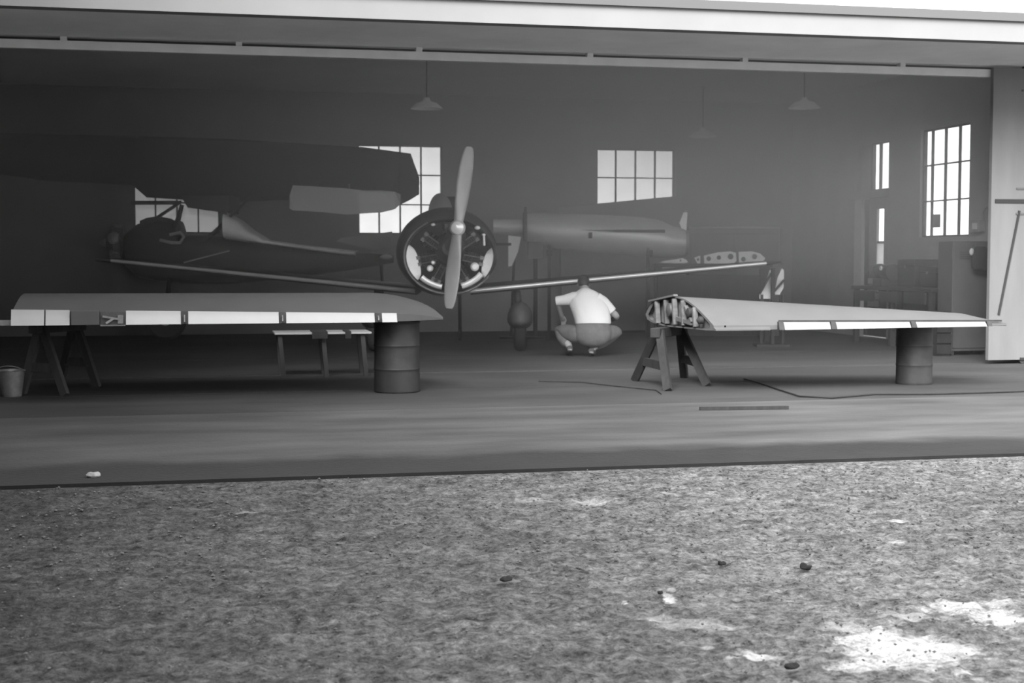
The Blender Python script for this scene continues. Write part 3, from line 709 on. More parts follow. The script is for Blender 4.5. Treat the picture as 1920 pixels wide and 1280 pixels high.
    for k in range(9):
        a = R_(90*k/8); rr.append([wsc+RT*(.17*math.cos(b)*math.cos(a)+.03)+FW*(.55*math.sin(b)*math.cos(a)*0+.35*(1-math.cos(b)*math.cos(a)))+Vector((0, 0, .27*math.sin(a)+.0)) for b in (0, 0)])
    ws = MB(); rings = []
    for f_, sc in ((0, .25), (.12, .75), (.28, 1.0), (.7, 1.0), (1.0, .8)):
        rings.append([wsc+RT*(.175*sc*math.cos(R_(180*k/16)))+FW*f_+Vector((0, 0, .30*sc*math.sin(R_(180*k/16)))) for k in range(17)])
    ws.loft(rings, cap=False, closed=False); wo = ws.build('windscreen', M['screen'], t, 60)
    sm = wo.modifiers.new('thickness', 'SOLIDIFY'); sm.thickness = .006
    hd = MB(); hd.obox(wsc+RT*.06+FW*1.05+Vector((0, 0, .12)), RT*.2, FW*.05, Vector((0, 0, .16))); hd.build('cockpit_headrest', M['dark'], t, 0)
    # wings
    zr = atD(740, 543, D0+.95).z
    for sgn, tipx, tipy, rx in ((-1, 178, 487, 738), (1, 1466, 492, 922)):
        root = atD(rx+sgn*-40, 543+ (4 if sgn < 0 else 4), D0+.95); tip = atD(tipx, tipy, D0+1.25)
        w_ = MB(); le = MB(); rings = []; ler = []
        for s, ch, tk in ((0, 1.75, .20), (.5, 1.45, .155), (.85, 1.15, .11), (.95, .9, .09), (1, .5, .04)):
            p = root+(tip-root)*s; q = p
            pts = []
            for x_, z_ in ((0, 0), (.02, .35), (.08, .62), (.25, .9), (.5, .75), (.8, .3), (1, 0), (.8, -.12), (.5, -.3), (.25, -.42), (.08, -.36), (.02, -.22)):
                pts.append(q+FW*(ch*x_)+Vector((0, 0, tk*z_*.6-.02*x_)))
            rings.append(pts)
            if s < .97:
                e_ = []
                for a in range(9):
                    an = R_(-70+140*a/8); e_.append(q+FW*(.028-.040*math.cos(an))+Vector((0, 0, .012+(.034*(1-.25*s))*math.sin(an))))
                for a in range(9):
                    an = R_(70-140*a/8); e_.append(q+FW*(.034-.034*math.cos(an))+Vector((0, 0, .012+(.028*(1-.25*s))*math.sin(an))))
                ler.append(e_)
        w_.loft(rings); w_.build('wing', M['dark'], t, 50)
        le.loft(ler); le.build('leading_edge', M['lead'] if sgn > 0 else M['silverdim'], t, 50)
        # main gear
        gx = -.09+sgn*1.02; top_ = L(O, gx, 1.25, zr-.03); axl = L(O, gx+sgn*.05, 1.1, .36)
        MB().tube([top_, axl+Vector((0, 0, .1)), axl], [.06, .05, .045], 12).build('gear_leg', M['dark'], t)
        wh = MB(); wh.lathe(axl-RT*.09, [(.20, 0), (.30, .0), (.345, .03), (.358, .09), (.345, .15), (.30, .18), (.20, .18)], 36, RT); wo = wh.build('wheel', M['tyre'], t)
        MB().lathe(axl-RT*.10, [(.01, 0), (.17, .01), (.19, .02), (.19, .18), (.17, .19), (.01, .20)], 24, RT).build('wheel_disc', M['silverdim'], wo)
        sp = MB(); rr = []
        for k in range(11):
            tt = math.pi*(k+.15)/10.3; s = .5-.5*math.cos(tt); rad = math.sin(tt)**.85
            rr.append([axl+FW*(-.50+1.15*s)+RT*(.19*rad*math.cos(2*math.pi*j/20))+Vector((0, 0, .10+.27*rad*math.sin(2*math.pi*j/20)*(1 if math.sin(2*math.pi*j/20) > 0 else .55))) for j in range(20)])
        sp.loft(rr); sp.build('wheel_spat', M['dark'] if sgn < 0 else mat_spat, t, 60)
    # tail
    fn = MB(); fn.prism([L(O, -.015, 3.1, zc+.30), L(O, -.015, 3.55, zc+.62), L(O, -.015, 4.0, zc+.60), L(O, -.015, 4.1, zc+.10)], RT*.03); fn.build('tail_fin', M['dark'], t, 0)
    hs = MB(); hs.prism([L(O, -.85, 3.5, zc+.12), L(O, .85, 3.5, zc+.12), L(O, .80, 3.95, zc+.12), L(O, -.80, 3.95, zc+.12)], Vector((0, 0, .04))); hs.build('tailplane', M['dark'], t, 0)
    MB().tube([L(O, 0, 3.7, zc+.0), L(O, 0, 3.85, .12)], .03, 8).build('tail_strut', M['darkmetal'], t)
    MB().lathe(L(O, -.03, 3.85, .115), [(.04, 0), (.11, .005), (.115, .03), (.11, .055), (.04, .06)], 20, RT).build('tail_wheel', M['tyre'], t)
mat_spat = mat('worn_spat_paint', .10, .6, var=.2, scale=4)
aircraft_a()

# ================================================================== CABIN AIRCRAFT, back left
def aircraft_b():
    D = 24.3
    base = atD(430, 470, D); base.z = 0
    t = thing('cabin_aircraft', 'dark high-wing cabin aeroplane at the back left, its cabin windows against a lit window', 'aeroplane', base)
    P = lambda x, y, d=D: atD(x, y, d)
    def slab(pts, d, th, nm, m, sm=0): return MB().prism([P(x, y, d) for x, y in pts], FW*th).build(nm, m, t, sm)
    # fuselage lower body, lofted nose (left) to tail (right)
    rings = []
    for x, yt, yb_, hw in ((238, 438, 500, .22), (262, 420, 520, .36), (300, 408, 528, .42), (338, 414, 530, .45), (345, 440, 532, .46), (425, 442, 532, .45), (520, 456, 526, .36), (620, 468, 512, .26), (700, 474, 500, .16), (738, 478, 492, .06)):
        a = P(x, yt); b = P(x, yb_); c = (a+b)/2; h = (a.z-b.z)/2
        rings.append([c+FW*(hw*math.copysign(abs(math.cos(q))**.6, math.cos(q)))+Vector((0, 0, h*math.copysign(abs(math.sin(q))**.6, math.sin(q)))) for q in [2*math.pi*k/24 for k in range(24)]])
    MB().loft(rings).build('fuselage', M['dark'], t, 50)
    # pale rear fairing and stripe towards the tail
    f1 = MB(); rr = []
    for x, yt, yb_, hw in ((426, 399, 449, .30), (448, 412, 452, .29), (470, 430, 455, .27), (500, 449, 458, .24), (560, 458, 466, .20), (668, 470, 481, .13)):
        a = P(x, yt, D-.12); b = P(x, yb_, D-.12); c = (a+b)/2; h = (a.z-b.z)/2
        rr.append([c+FW*(.10+(hw+.22)*math.copysign(abs(math.cos(q))**.45, math.cos(q)))+Vector((0, 0, h*math.copysign(abs(math.sin(q))**.7, math.sin(q)))) for q in [2*math.pi*k/20 for k in range(20)]])
    f1.loft(rr).build('rear_fairing', M['stripe'], t, 50)
    tb = MB(); tb.ellipsoid(P(724, 482, D-.2), RT*.11, FW*.06, Vector((0, 0, .045)), 14, 8); tb.build('tail_fitting', M['stripe'], t)
    tp = MB(); tp.prism([P(640, 446, D+.4), P(735, 434, D+.4), P(735, 462, D+.4), P(700, 468, D+.4), P(630, 452, D+.4)], FW*.06); tp.build('tailplane', M['silverdim'], t, 0)
    # cabin frame, seen against the window
    fr = MB()
    def bar(x0, y0, x1, y1, wd, d=D, nm='cabin_post'): MB().beam(P(x0, y0, d), P(x1, y1, d), .05, wd, up=FW).build(nm, M['dark'], t, 0)
    bar(246, 379, 340, 379, .04, D-.4, 'windscreen_bar'); bar(246, 381, 340, 381, .03, D+.4, 'windscreen_bar')
    bar(340, 378, 282, 416, .04, D-.4, 'windscreen_strut')
    bar(341, 384, 328, 426, .07, D-.4); bar(342, 384, 334, 420, .04, D+.38)
    bar(422, 396, 422, 447, .11, D-.35); bar(423, 396, 423, 447, .08, D+.35)
    # roof between cabin and wing
    slab([(338, 366), (352, 389), (428, 399), (430, 366)], D-.45, .9, 'cabin_roof', M['dark'])
    # instrument panel hump and seat back
    hp = MB(); rr = []
    for x, y in ((262, 414), (275, 408), (298, 405), (322, 410), (336, 420)):
        rr.append([P(x, y, D-.3), P(x, 436, D-.3), P(x, 436, D+.3), P(x, y, D+.3)])
    hp.loft(rr).build('instrument_panel', M['dark'], t, 0)
    MB().tube([P(300, 450, D-.47), P(322, 455, D-.49), P(338, 455, D-.49), P(345, 444, D-.48), P(338, 436, D-.47), P(318, 440, D-.47)], .028, 8).build('step_rail', M['silverdim'], t)
    # radial engine and propeller at the nose (left)
    nc = P(232, 455); nx = -RT
    MB().lathe(nc, [(.28, 0), (.26, .12), (.16, .22), (.10, .28)], 24, nx).build('crankcase', M['darkmetal'], t)
    for k in range(5):
        a = R_(90+72*k); d = (FW*math.cos(a)+Vector((0, 0, math.sin(a)))).normalized(); pr = [(.08, .10)]
        for j in range(5): pr += [(.105, .14+j*.03), (.105, .15+j*.03), (.08, .155+j*.03)]
        pr += [(.09, .31), (.04, .33)]
        MB().lathe(nc+nx*.10, pr, 16, d).build('cylinder', M['midmetal'], t, 30)
    ph = nc+nx*.34
    MB().lathe(nc+nx*.26, [(.06, 0), (.07, .06), (.03, .14), (.002, .15)], 16, nx).build('spinner', M['midmetal'], t)
    # near-side stripe low on the body
    MB().beam(P(345, 492, D-.47), P(430, 470, D-.47), .02, .05, up=FW).build('lower_stripe', M['silverdim'], t, 0)
    # high wing, broad dark underside towards the camera
    dn, df = D-.9, D+.55
    top = [(-120, 262), (250, 268), (600, 272), (776, 293)]
    bot = [(-120, 345), (272, 368), (350, 373), (560, 378), (750, 385), (788, 363)]
    wing = MB(); rr = []
    for x in (-120, 60, 246, 252, 275, 420, 540, 560, 680, 738, 748, 770, 786):
        def ip(tab, x):
            if x <= tab[0][0]: return tab[0][1]
            for (a, c_), (b, d_) in zip(tab, tab[1:]):
                if x <= b: return c_+(d_-c_)*(x-a)/(b-a)
            return tab[-1][1]
        yt = ip([(-120, 250), (400, 262), (680, 279), (776, 292), (787, 340)], x); yb2 = ip([(-120, 330), (246, 346), (252, 350), (275, 370), (350, 374), (430, 380), (540, 374), (560, 354), (738, 362), (748, 385), (770, 374), (786, 364)], x)
        a = P(x, yt, dn); b = P(x, yb2, df); nrm = Vector((0, 0, 1))
        rr.append([a, a+FW*.05-Vector((0, 0, .05)), (a+b)/2+Vector((0, 0, .0)), b-Vector((0, 0, 0)), b+FW*.02+Vector((0, 0, .03)), (a+b)/2+Vector((0, 0, .17)), a+Vector((0, 0, .03))])
    wing.loft(rr).build('wing', M['dark'], t, 30)
    for s in (0, 1):
        MB().tube([P(330+s*10, 500, D-.4+.8*s), P(470, 370, D-.35+.7*s)], .022, 8).build('wing_strut', M['dark'], t)
    # undoped aileron hanging under the outer wing
    al = MB(); rr = []
    for x, yt, yb3 in ((543, 366, 391), (549, 347, 394), (600, 350, 397), (650, 353, 402), (680, 357, 400), (715, 357, 398), (740, 359, 392), (751, 364, 382)):
        a = P(x, yt, dn-.12); b = P(x, yb3, dn-.02); rr.append([a, b, b+FW*.035, a+FW*.035])
    al.loft(rr).build('aileron', M['fabric'], t, 0)
    for x in (600, 655, 700): MB().beam(P(x, 345, dn-.08), P(x, 360, dn-.06), .02, .03, up=FW).build('aileron_hinge', M['darkmetal'], t, 0)
    for d in (-.55, .55):
        MB().tube([P(318, 515, D+d*.5), P(312, 590, D+d*1.2)+Vector((0, 0, 0))], .04, 10).build('gear_leg', M['dark'], t)
        w_ = P(312, 590, D+d*1.25); w_.z = .33
        MB().lathe(w_-FW*.08, [(.16, 0), (.28, .0), (.325, .05), (.325, .11), (.28, .16), (.16, .16)], 30, FW).build('wheel', M['tyre'], t)
        MB().lathe(w_-FW*.085, [(.01, 0), (.165, .01), (.165, .16), (.01, .17)], 20, FW).build('hub_disc', M['silverdim'], t)
        MB().tube([P(318, 515, D+d*.5), w_], .04, 10).build('gear_strut', M['dark'], t)
    tw = P(715, 490); MB().tube([tw, Vector((tw.x, tw.y, .12))+RT*.05], .025, 8).build('tail_strut', M['dark'], t)
    MB().lathe(Vector((tw.x, tw.y, .11))+RT*.05-FW*.03, [(.03, 0), (.10, .005), (.11, .03), (.10, .055), (.03, .06)], 20, FW).build('tail_wheel', M['tyre'], t)
aircraft_b()

# ================================================================== BARE FUSELAGE, right of the propeller
def fuselage_c():
    D = 24.6; P = lambda x, y, d=D: atD(x, y, d)
    b0 = P(1130, 450); t = thing('bare_fuselage', 'bare pale metal fuselage stored side-on behind the right wing of the main aeroplane', 'aircraft fuselage', (b0.x, b0.y, 0))
    def lo(tab, nm, m, d=D, wf=1.0):
        rr = []
        for x, yt, yb_ in tab:
            a = P(x, yt, d); b = P(x, yb_, d); c = (a+b)/2; h = (a.z-b.z)/2; hw = max(.05, h*.95)*wf
            rr.append([c+FW*(hw*math.cos(q))+Vector((0, 0, h*math.sin(q))) for q in [2*math.pi*k/32 for k in range(32)]])
        return MB().loft(rr).build(nm, m, t, 50)
    lo(((987, 399, 455), (1000, 398, 460), (1060, 400, 468), (1130, 403, 474), (1200, 407, 480), (1235, 412, 482), (1262, 424, 482), (1284, 430, 478)), 'fuselage_skin', M['silver'])
    lo(((925, 411, 437), (955, 411, 439), (983, 411, 441)), 'tail_cone', M['silver'])
    lo(((980, 398, 452), (988, 397, 456)), 'joint_frame', M['darkmetal'])
    MB().beam(P(985, 388, D-.3), P(985, 455, D-.3), .05, .05, up=FW).build('joint_post', M['darkmetal'], t, 0)
    # long slot and small fittings
    def side(x, y):    # point on the near side of the skin
        a = P(x, y); return a
    s = MB(); s.prism([P(1090, 431, D-.36), P(1160, 430.5, D-.385), P(1247, 430.5, D-.36), P(1247, 436, D-.36), P(1160, 434.5, D-.385)], FW*.10); s.build('long_slot', M['darkmetal'], t, 0)
    MB().obox(P(1107, 441, D-.34), RT*.03, FW*.03, Vector((0, 0, .05))).build('dark_bracket', M['darkmetal'], t, 0)
    MB().prism([P(1274, 418, D), P(1282, 398, D), P(1289, 398, D), P(1287, 432, D), P(1280, 432, D)], FW*.05).build('end_tang', M['silver'], t, 0)
    lo(((1284, 431, 477), (1290, 433, 476)), 'end_frame', M['silverdim'])
    # cradles
    for x in (1030, 1215):
        for sd in (-.32, .32):
            a = P(x, 460, D+sd*.7); f = Vector((a.x, a.y, 0))+FW*sd*.6; MB().beam(f, a, .07, .05, up=RT).build('cradle_leg', M['wooddark'], t, 0)
        c0 = P(x, 474, D); MB().obox(c0, RT*.04, FW*.42, Vector((0, 0, .05))).build('cradle_beam', M['wooddark'], t, 0)
    return t
fuselage_c()
# small square panel; white tapering panel added as a sliver of daylight
D = 24.0
p = [atD(x, y, D) for x, y in ((953, 441), (977, 444), (972, 470), (960, 498), (953, 500))]
sh = thing('daylight_panel_stand', 'narrow white tapering panel added for a sliver of daylight between the cowl and the bare fuselage', 'panel', Vector((p[0].x, p[0].y, 0)))
MB().prism(p, FW*.02).build('daylight_sliver', M['paper'], sh, 0)
MB().beam(Vector((p[4].x+.05, p[4].y, 0))+FW*.04, (p[0]+p[1])/2+FW*.04, .04, .04).build('added_stand_post', M['dark'], sh, 0)
MB().obox(Vector((p[4].x+.05, p[4].y, .02))+FW*.04, RT*.2, FW*.15, Vector((0, 0, .02))).build('added_stand_foot', M['dark'], sh, 0)
c0 = atD(1004, 469, 24.0); t = thing('grey_box_on_post', 'small square grey box on a dark post under the front end of the bare fuselage', 'box', Vector((c0.x, c0.y, 0)))
MB().obox(c0, RT*.13, FW*.10, Vector((0, 0, .145))).build('box_body', M['woodgrey'], t, 0, bevel=.006)
MB().beam(Vector((c0.x, c0.y, .03)), c0, .06, .06).build('post', M['dark'], t, 0); MB().obox(Vector((c0.x, c0.y, .02)), RT*.18, FW*.15, Vector((0, 0, .02))).build('foot', M['dark'], t, 0)
# dark wing panel leaning on the back wall under the third window
a = atY(1050, 388, YB-.12); b = atY(1283, 366, YB-.12)
w_ = MB(); w_.prism([Vector((a.x, YB-.30, 0)), Vector((b.x, YB-.30, 0)), Vector((b.x, YB-.08, b.z)), Vector((a.x, YB-.08, a.z))], Vector((0, .07, 0)))
tag(w_.build('leaning_panel', M['wall'], None, 0, bevel=.01), 'large grey panel leaning on the back wall behind the bare fuselage', 'panel')

# ------------------------------------------------------------------ cabinet, bench with ribs
p0 = atD(1292, 428, 24.9); p1 = atD(1463, 428, 24.9); zt = p0.z
cb = thing('tall_cabinet', 'large grey wooden cabinet against the back wall at the right end of the bare fuselage', 'cabinet', Vector(((p0.x+p1.x)/2, (p0.y+p1.y)/2, 0)))
c0 = (p0+p1)/2; hw = (p1-p0).length/2
MB().obox(Vector((c0.x, c0.y, zt/2))+FW*.2, RT*hw, FW*.2, Vector((0, 0, zt/2))).build('cabinet_body', M['woodgrey'], cb, 0, bevel=.01)
for s in (-1, 1):
    MB().obox(Vector((c0.x, c0.y, zt*.49))+RT*s*hw*.49-FW*.012, RT*hw*.47, FW*.012, Vector((0, 0, zt*.46))).build('cabinet_door', M['woodgrey'], cb, 0, bevel=.006)
    MB().obox(Vector((c0.x, c0.y, 1.0))+RT*s*.05-FW*.035, RT*.012, FW*.012, Vector((0, 0, .06))).build('handle', M['darkmetal'], cb, 0)
MB().obox(Vector((c0.x, c0.y, zt+.012))+FW*.19, RT*(hw+.015), FW*.23, Vector((0, 0, .014))).build('cabinet_top', M['silverdim'], cb, 0)
Db = 23.4; q0 = atD(1228, 494, Db); q1 = atD(1448, 494, Db); zb_ = q0.z-.0
bn = thing('tall_workbench', 'dark high workbench behind the right wing of the main aeroplane, carrying holed metal ribs', 'workbench', Vector(((q0.x+q1.x)/2, (q0.y+q1.y)/2, 0)))
cb0 = (q0+q1)/2; hw = (q1-q0).length/2
MB().obox(Vector((cb0.x, cb0.y, zb_-.03))+FW*.25, RT*hw, FW*.3, Vector((0, 0, .03))).build('bench_top', M['wooddark'], bn, 0)
for s in (-1, 1):
    for f in (0, .5): MB().obox(Vector((cb0.x, cb0.y, (zb_-.06)/2))+RT*s*(hw-.08)+FW*f, RT*.04, FW*.04, Vector((0, 0, (zb_-.06)/2))).build('leg', M['wooddark'], bn, 0)
MB().obox(Vector((cb0.x, cb0.y, zb_*.45))+FW*.5, RT*(hw-.1), FW*.015, Vector((0, 0, zb_*.4))).build('back_board', M['wooddark'], bn, 0)
def rib(tab, holes, name, label, zoff=0):
    """outline [(px,py)] and round holes as real holes; thin pressed sheet with depth"""
    d = Db+.08
    bm = bmesh.new(); pts = [atD(x, y, d) for x, y in tab]
    def to2(v): return ((v-pts[0]).dot(RT), v.z)
    def ring2(vs):
        bvs = [bm.verts.new(v) for v in vs]; return [bm.edges.new((bvs[i], bvs[(i+1) % len(bvs)])) for i in range(len(bvs))]
    es = ring2(pts)
    for hx, hy, r in holes:
        c = atD(hx, hy, d); rr = r/FP*d; es += ring2([c+RT*rr*math.cos(2*math.pi*k/14)+Vector((0, 0, rr*math.sin(2*math.pi*k/14))) for k in range(14)])
    bmesh.ops.triangle_fill(bm, use_beauty=True, use_dissolve=False, edges=es, normal=-FW)
    r_ = bmesh.ops.extrude_face_region(bm, geom=list(bm.faces))
    bmesh.ops.translate(bm, verts=[v for v in r_['geom'] if isinstance(v, bmesh.types.BMVert)], vec=FW*.025)
    mb = MB(); bm.verts.index_update(); mb.add([v.co.copy() for v in bm.verts], [tuple(v.index for v in f.verts) for f in bm.faces]); bm.free()
    lowest = min(v.z for v in mb.v); mb.v = [v+Vector((0, 0, zb_-lowest+.001)) for v in mb.v]
    return tag(mb.build(name, M['ribs'], None, 0), label, 'wing rib', 'holed ribs on the workbench')
rib([(1302, 480), (1313, 476), (1313, 491), (1308, 491)], [(1309, 483.5, 2.6)], 'wing_rib', 'shortest pale rib piece, with a single hole, lying on the workbench')
rib([(1320, 477), (1345, 471), (1370, 469), (1380, 472), (1381, 487), (1376, 492), (1321, 492)], [(1329, 483, 4.5), (1348, 481, 4.2), (1370, 479, 5.5)], 'wing_rib', 'middle pale rib with three round holes on the workbench')
rib([(1385, 470), (1410, 469), (1425, 473), (1435, 482), (1432, 487), (1400, 492), (1386, 490)], [(1394, 484, 4.6), (1415, 479, 5.0)], 'wing_rib', 'right-hand pale rib with a pointed nose and two holes on the workbench')
rib([(1236, 494), (1246, 491), (1268, 488), (1280, 486), (1288, 490), (1290, 494), (1268, 496)], [(1276, 490.5, 2.0)], 'wing_rib', 'low flat pale rib scrap lying left of the other ribs')

# braced stand under the right wing tip
Dn = 21.9; s0 = atD(1447, 500, Dn); zt = atD(1447, 500, Dn).z-.02
sd_ = thing('braced_stand', 'pale diagonally braced stand under the right wing tip of the main aeroplane', 'stand', Vector((s0.x, s0.y, 0)))
for nm, tab in (('pale_board', ((1443, 506), (1449, 506), (1447, 560), (1424, 560), (1424, 552), (1436, 530))), ('pale_board', ((1458, 520), (1466, 503), (1470, 506), (1469, 540), (1462, 552), (1452, 552)))):
    MB().prism([atD(x, y, Dn+.10) for x, y in tab], FW*.02).build(nm, M['ribs'] if False else M['stripe'], sd_, 0)
MB().beam(Vector((s0.x, s0.y, 0))+RT*.02, s0+Vector((0, 0, -.02))+RT*.02, .05, .05).build('post', M['wooddark'], sd_, 0)
for x0_, y0_, x1_, y1_ in ((1446, 512, 1424, 551), (1470, 525, 1450, 548)): MB().beam(atD(x0_, y0_, Dn+.04), atD(x1_, y1_, Dn+.04), .03, .035, up=FW).build('diagonal_brace', M['wooddark'], sd_, 0)
for x_ in (1428, 1468):
    q = atD(x_, 552, Dn+.11); MB().beam(Vector((q.x, q.y, 0)), q, .04, .04).build('leg', M['wooddark'], sd_, 0)
MB().obox(Vector((s0.x, s0.y, .02)), RT*.25, FW*.2, Vector((0, 0, .02))).build('foot', M['wooddark'], sd_, 0)

# ------------------------------------------------------------------ right wall clutter
# workbench with vice
bx0, bx1 = 10.35, XR-.02
wb_ = thing('wall_workbench', 'dark workbench against the right wall under the tall window', 'workbench', (10.8, 20.3, 0))
ya_, yb_ = 18.9, 21.5; zt = .92
MB().box((bx0, ya_, zt-.06), (bx1, yb_, zt)).build('bench_top', M['wooddark'], wb_, 0, bevel=.006)
for x in (bx0+.06, bx1-.06):
    for y in (ya_+.08, (ya_+yb_)/2, yb_-.08): MB().box((x-.04, y-.04, 0), (x+.04, y+.04, zt-.06)).build('leg', M['wooddark'], wb_, 0)
MB().box((bx0+.05, ya_+.05, .25), (bx1, yb_-.05, .29)).build('shelf', M['wooddark'], wb_, 0)
for k in range(3): MB().box((bx0-.012, ya_+.15+k*.8, .68), (bx0+.01, ya_+.80+k*.8, .85)).build('drawer', M['woodgrey'] if k == 5 else M['wooddark'], wb_, 0)
vx = atX(1708, 492, 10.6)
v_ = thing('bench_grinder', 'dark bench machine with a small pale dial on the workbench by the right wall', 'bench machine', (10.7, 21.0, zt))
MB().box((10.55, 20.85, zt), (10.85, 21.15, zt+.12)).build('machine_base', M['darkmetal'], v_, 0, bevel=.01)
MB().lathe(Vector((10.7, 20.72, zt+.22)), [(.05, 0), (.13, .02), (.13, .10), (.08, .12), (.08, .42), (.13, .44), (.13, .52), (.05, .54)], 24, EY).build('machine_body', M['darkmetal'], v_)
MB().lathe(Vector((10.60, 20.95, zt+.28)), [(.035, 0), (.035, .02), (.0005, .021)], 16, -EX).build('dial', M['paper'], v_)
# stacked dark boxes on the bench
for i, (y0_, y1_, h_) in enumerate(((19.95, 20.5, .42), (19.3, 19.8, .30))):
    c = thing('tool_chest', ('taller dark tool chest on the workbench under the middle of the tall window', 'lower dark tool chest on the workbench nearer the sliding door')[i], 'tool chest', (10.85, (y0_+y1_)/2, zt))
    MB().box((10.65, y0_, zt), (11.12, y1_, zt+h_*.75)).build('chest_body', M['cloth'], c, 0, bevel=.008)
    MB().box((10.645, y0_-.005, zt+h_*.75+.004), (11.125, y1_+.005, zt+h_)).build('chest_lid', M['cloth'], c, 0, bevel=.008)
    MB().box((10.63, (y0_+y1_)/2-.02, zt+h_*.68), (10.65, (y0_+y1_)/2+.02, zt+h_*.8)).build('latch', M['midmetal'], c, 0)
# pale locker beside the sliding door, with a dark coat
a = atY(1786, 500, 18.1); b = atY(1838, 500, 18.1); zt2 = atY(1800, 452, 18.1).z
lk = thing('steel_locker', 'grey steel locker standing just inside the sliding door at right', 'locker', ((a.x+b.x)/2, 18.3, 0))
MB().box((a.x, 18.1, .06), (b.x+.15, 18.5, zt2)).build('locker_body', M['locker'], lk, 0, bevel=.006)
MB().box((a.x+.015, 18.085, .10), (b.x+.13, 18.1, zt2-.03)).build('locker_door', M['locker'], lk, 0, bevel=.004)
for k in range(4): MB().box((a.x+.10, 18.078, zt2-.16-k*.03), (b.x, 18.086, zt2-.15-k*.03)).build('vent_slot', M['darkmetal'], lk, 0)
for x in (a.x+.03, b.x+.12):
    for y in (18.13, 18.47): MB().box((x-.02, y-.02, 0), (x+.02, y+.02, .06)).build('foot', M['darkmetal'], lk, 0)
ct = MB(); rr = []
for y_, x0_, x1_, d_ in ((462, 1822, 1842, .05), (470, 1817, 1846, .08), (488, 1814, 1848, .10), (502, 1815, 1848, .09), (507, 1820, 1846, .05)):
    p0 = atY(x0_, y_, 18.03); p1 = atY(x1_, y_, 18.03); n_ = 20
    rr.append([Vector(((p0.x+p1.x)/2+(p1.x-p0.x)/2*math.cos(2*math.pi*k/n_), 17.93+d_*.6*math.sin(2*math.pi*k/n_)*(1+.25*math.sin(k*2.3)), p0.z)) for k in range(n_)])
coat = ct.loft(rr).build('hanging_coat', M['cloth'], None, 60); tag(coat, 'dark coat hanging on the front of the grey locker near the sliding door', 'coat')
p = atY(1828, 461, 18.03); MB().tube([p+Vector((0, .06, .01)), p+Vector((0, .0, .03)), p+Vector((0, -.02, .0)), p+Vector((0, -.01, -.03))], .008, 6).build('coat_hook', M['midmetal'], coat)
p = atY(1822, 472, 17.93); MB().ellipsoid(p, EX*.035, EY*.02, Vector((0, 0, .05)), 12, 8).build('pocket_paper', M['papergrey'], coat)
# bags on the floor between locker and door, crates
for i, (px0, px1, pyt, yy, m_, lab) in enumerate(((1757, 1784, 622, 17.95, 'cloth', 'dark wooden crate on the floor beside the grey locker, under the right-hand wing'),)):
    a = atY(px0, 650, yy); b = atY(px1, 650, yy)
    c = thing('wooden_crate', lab, 'crate', ((a.x+b.x)/2, yy+.3, 0)); zt3 = .62
    for k in range(4): MB().box((a.x, yy, .03+k*.15), (b.x, yy+.02, .16+k*.15)).build('slat', M['cloth'], c, 0)
    MB().box((a.x+.005, yy+.022, 0), (b.x-.005, yy+.5, zt3)).build('crate_body', M['cloth'], c, 0)
# switch box, papers on wall and window
p = atX(1837, 422, XR-.01)
sb = thing('switch_box', 'pale switch box on the right wall beside the tall window, near the sliding door', 'switch box', (XR-.05, p.y, p.z-.09))
MB().box((XR-.11, p.y-.14, p.z-.10), (XR-.002, p.y+.12, p.z+.07)).build('box_body', M['papergrey'], sb, 0, bevel=.008)
MB().box((XR-.125, p.y-.10, p.z-.06), (XR-.11, p.y+.02, p.z+.03)).build('cover', M['stripe'], sb, 0)
MB().tube([(XR-.03, p.y-.1, p.z+.07), (XR-.03, p.y-.1, p.z+.20), (XR-.03, p.y-.22, p.z+.26)], .015, 8).build('conduit', M['papergrey'], sb)
a = atX(1730, 446, XR-.005); b = atX(1757, 462, XR-.005)
tag(MB().box((XR-.008, min(a.y, b.y), b.z), (XR-.001, max(a.y, b.y), a.z)).build('wall_notice', M['papergrey'], None, 0), 'grey paper notice pinned on the wall just below the tall window', 'notice')
a = atX(1749.5, 402, XP-.03); b = atX(1763, 426, XP-.03)
tag(MB().box((XP-.034, b.y, b.z), (XP-.028, a.y, a.z)).build('window_notice', M['papergrey'], None, 0), 'small grey card stuck on a bottom pane of the tall window', 'notice')

# ------------------------------------------------------------------ ceiling lamps
def lamp(px, py, D, label):
    c = atD(px, py, D); t = thing('pendant_lamp', label, 'ceiling lamp', Vector((c.x, c.y, c.z-.06)), 'enamel lamps hanging in the hangar')
    MB().lathe(c, [(.24, -.06), (.235, -.055), (.15, .02), (.06, .05), (.04, .10), (.035, .10), (.05, .045), (.14, .012), (.22, -.058)], 28, cap=False).build('lamp_shade', M['enamel'], t, 60)
    MB().ellipsoid(c+Vector((0, 0, -.01)), EX*.035, EY*.035, Vector((0, 0, .055)), 12, 8).build('bulb', M['enamel'], t)
    MB().tube([c+Vector((0, 0, .09)), Vector((c.x, c.y, ZC-.02))], .008, 6).build('cord', M['darkmetal'], t)
    MB().lathe(Vector((c.x, c.y, ZC-.03)), [(.05, 0), (.05, .03)], 14).build('ceiling_rose', M['rail'], t)
lamp(800, 196, 21.0, 'pendant lamp hanging above the nose of the main aeroplane, left of the propeller')
lamp(1508, 195, 21.5, 'pendant lamp hanging nearest the right wall, left of the side door')
lamp(1318, 250, 25.0, 'pendant lamp hanging farthest back, above the bare fuselage')

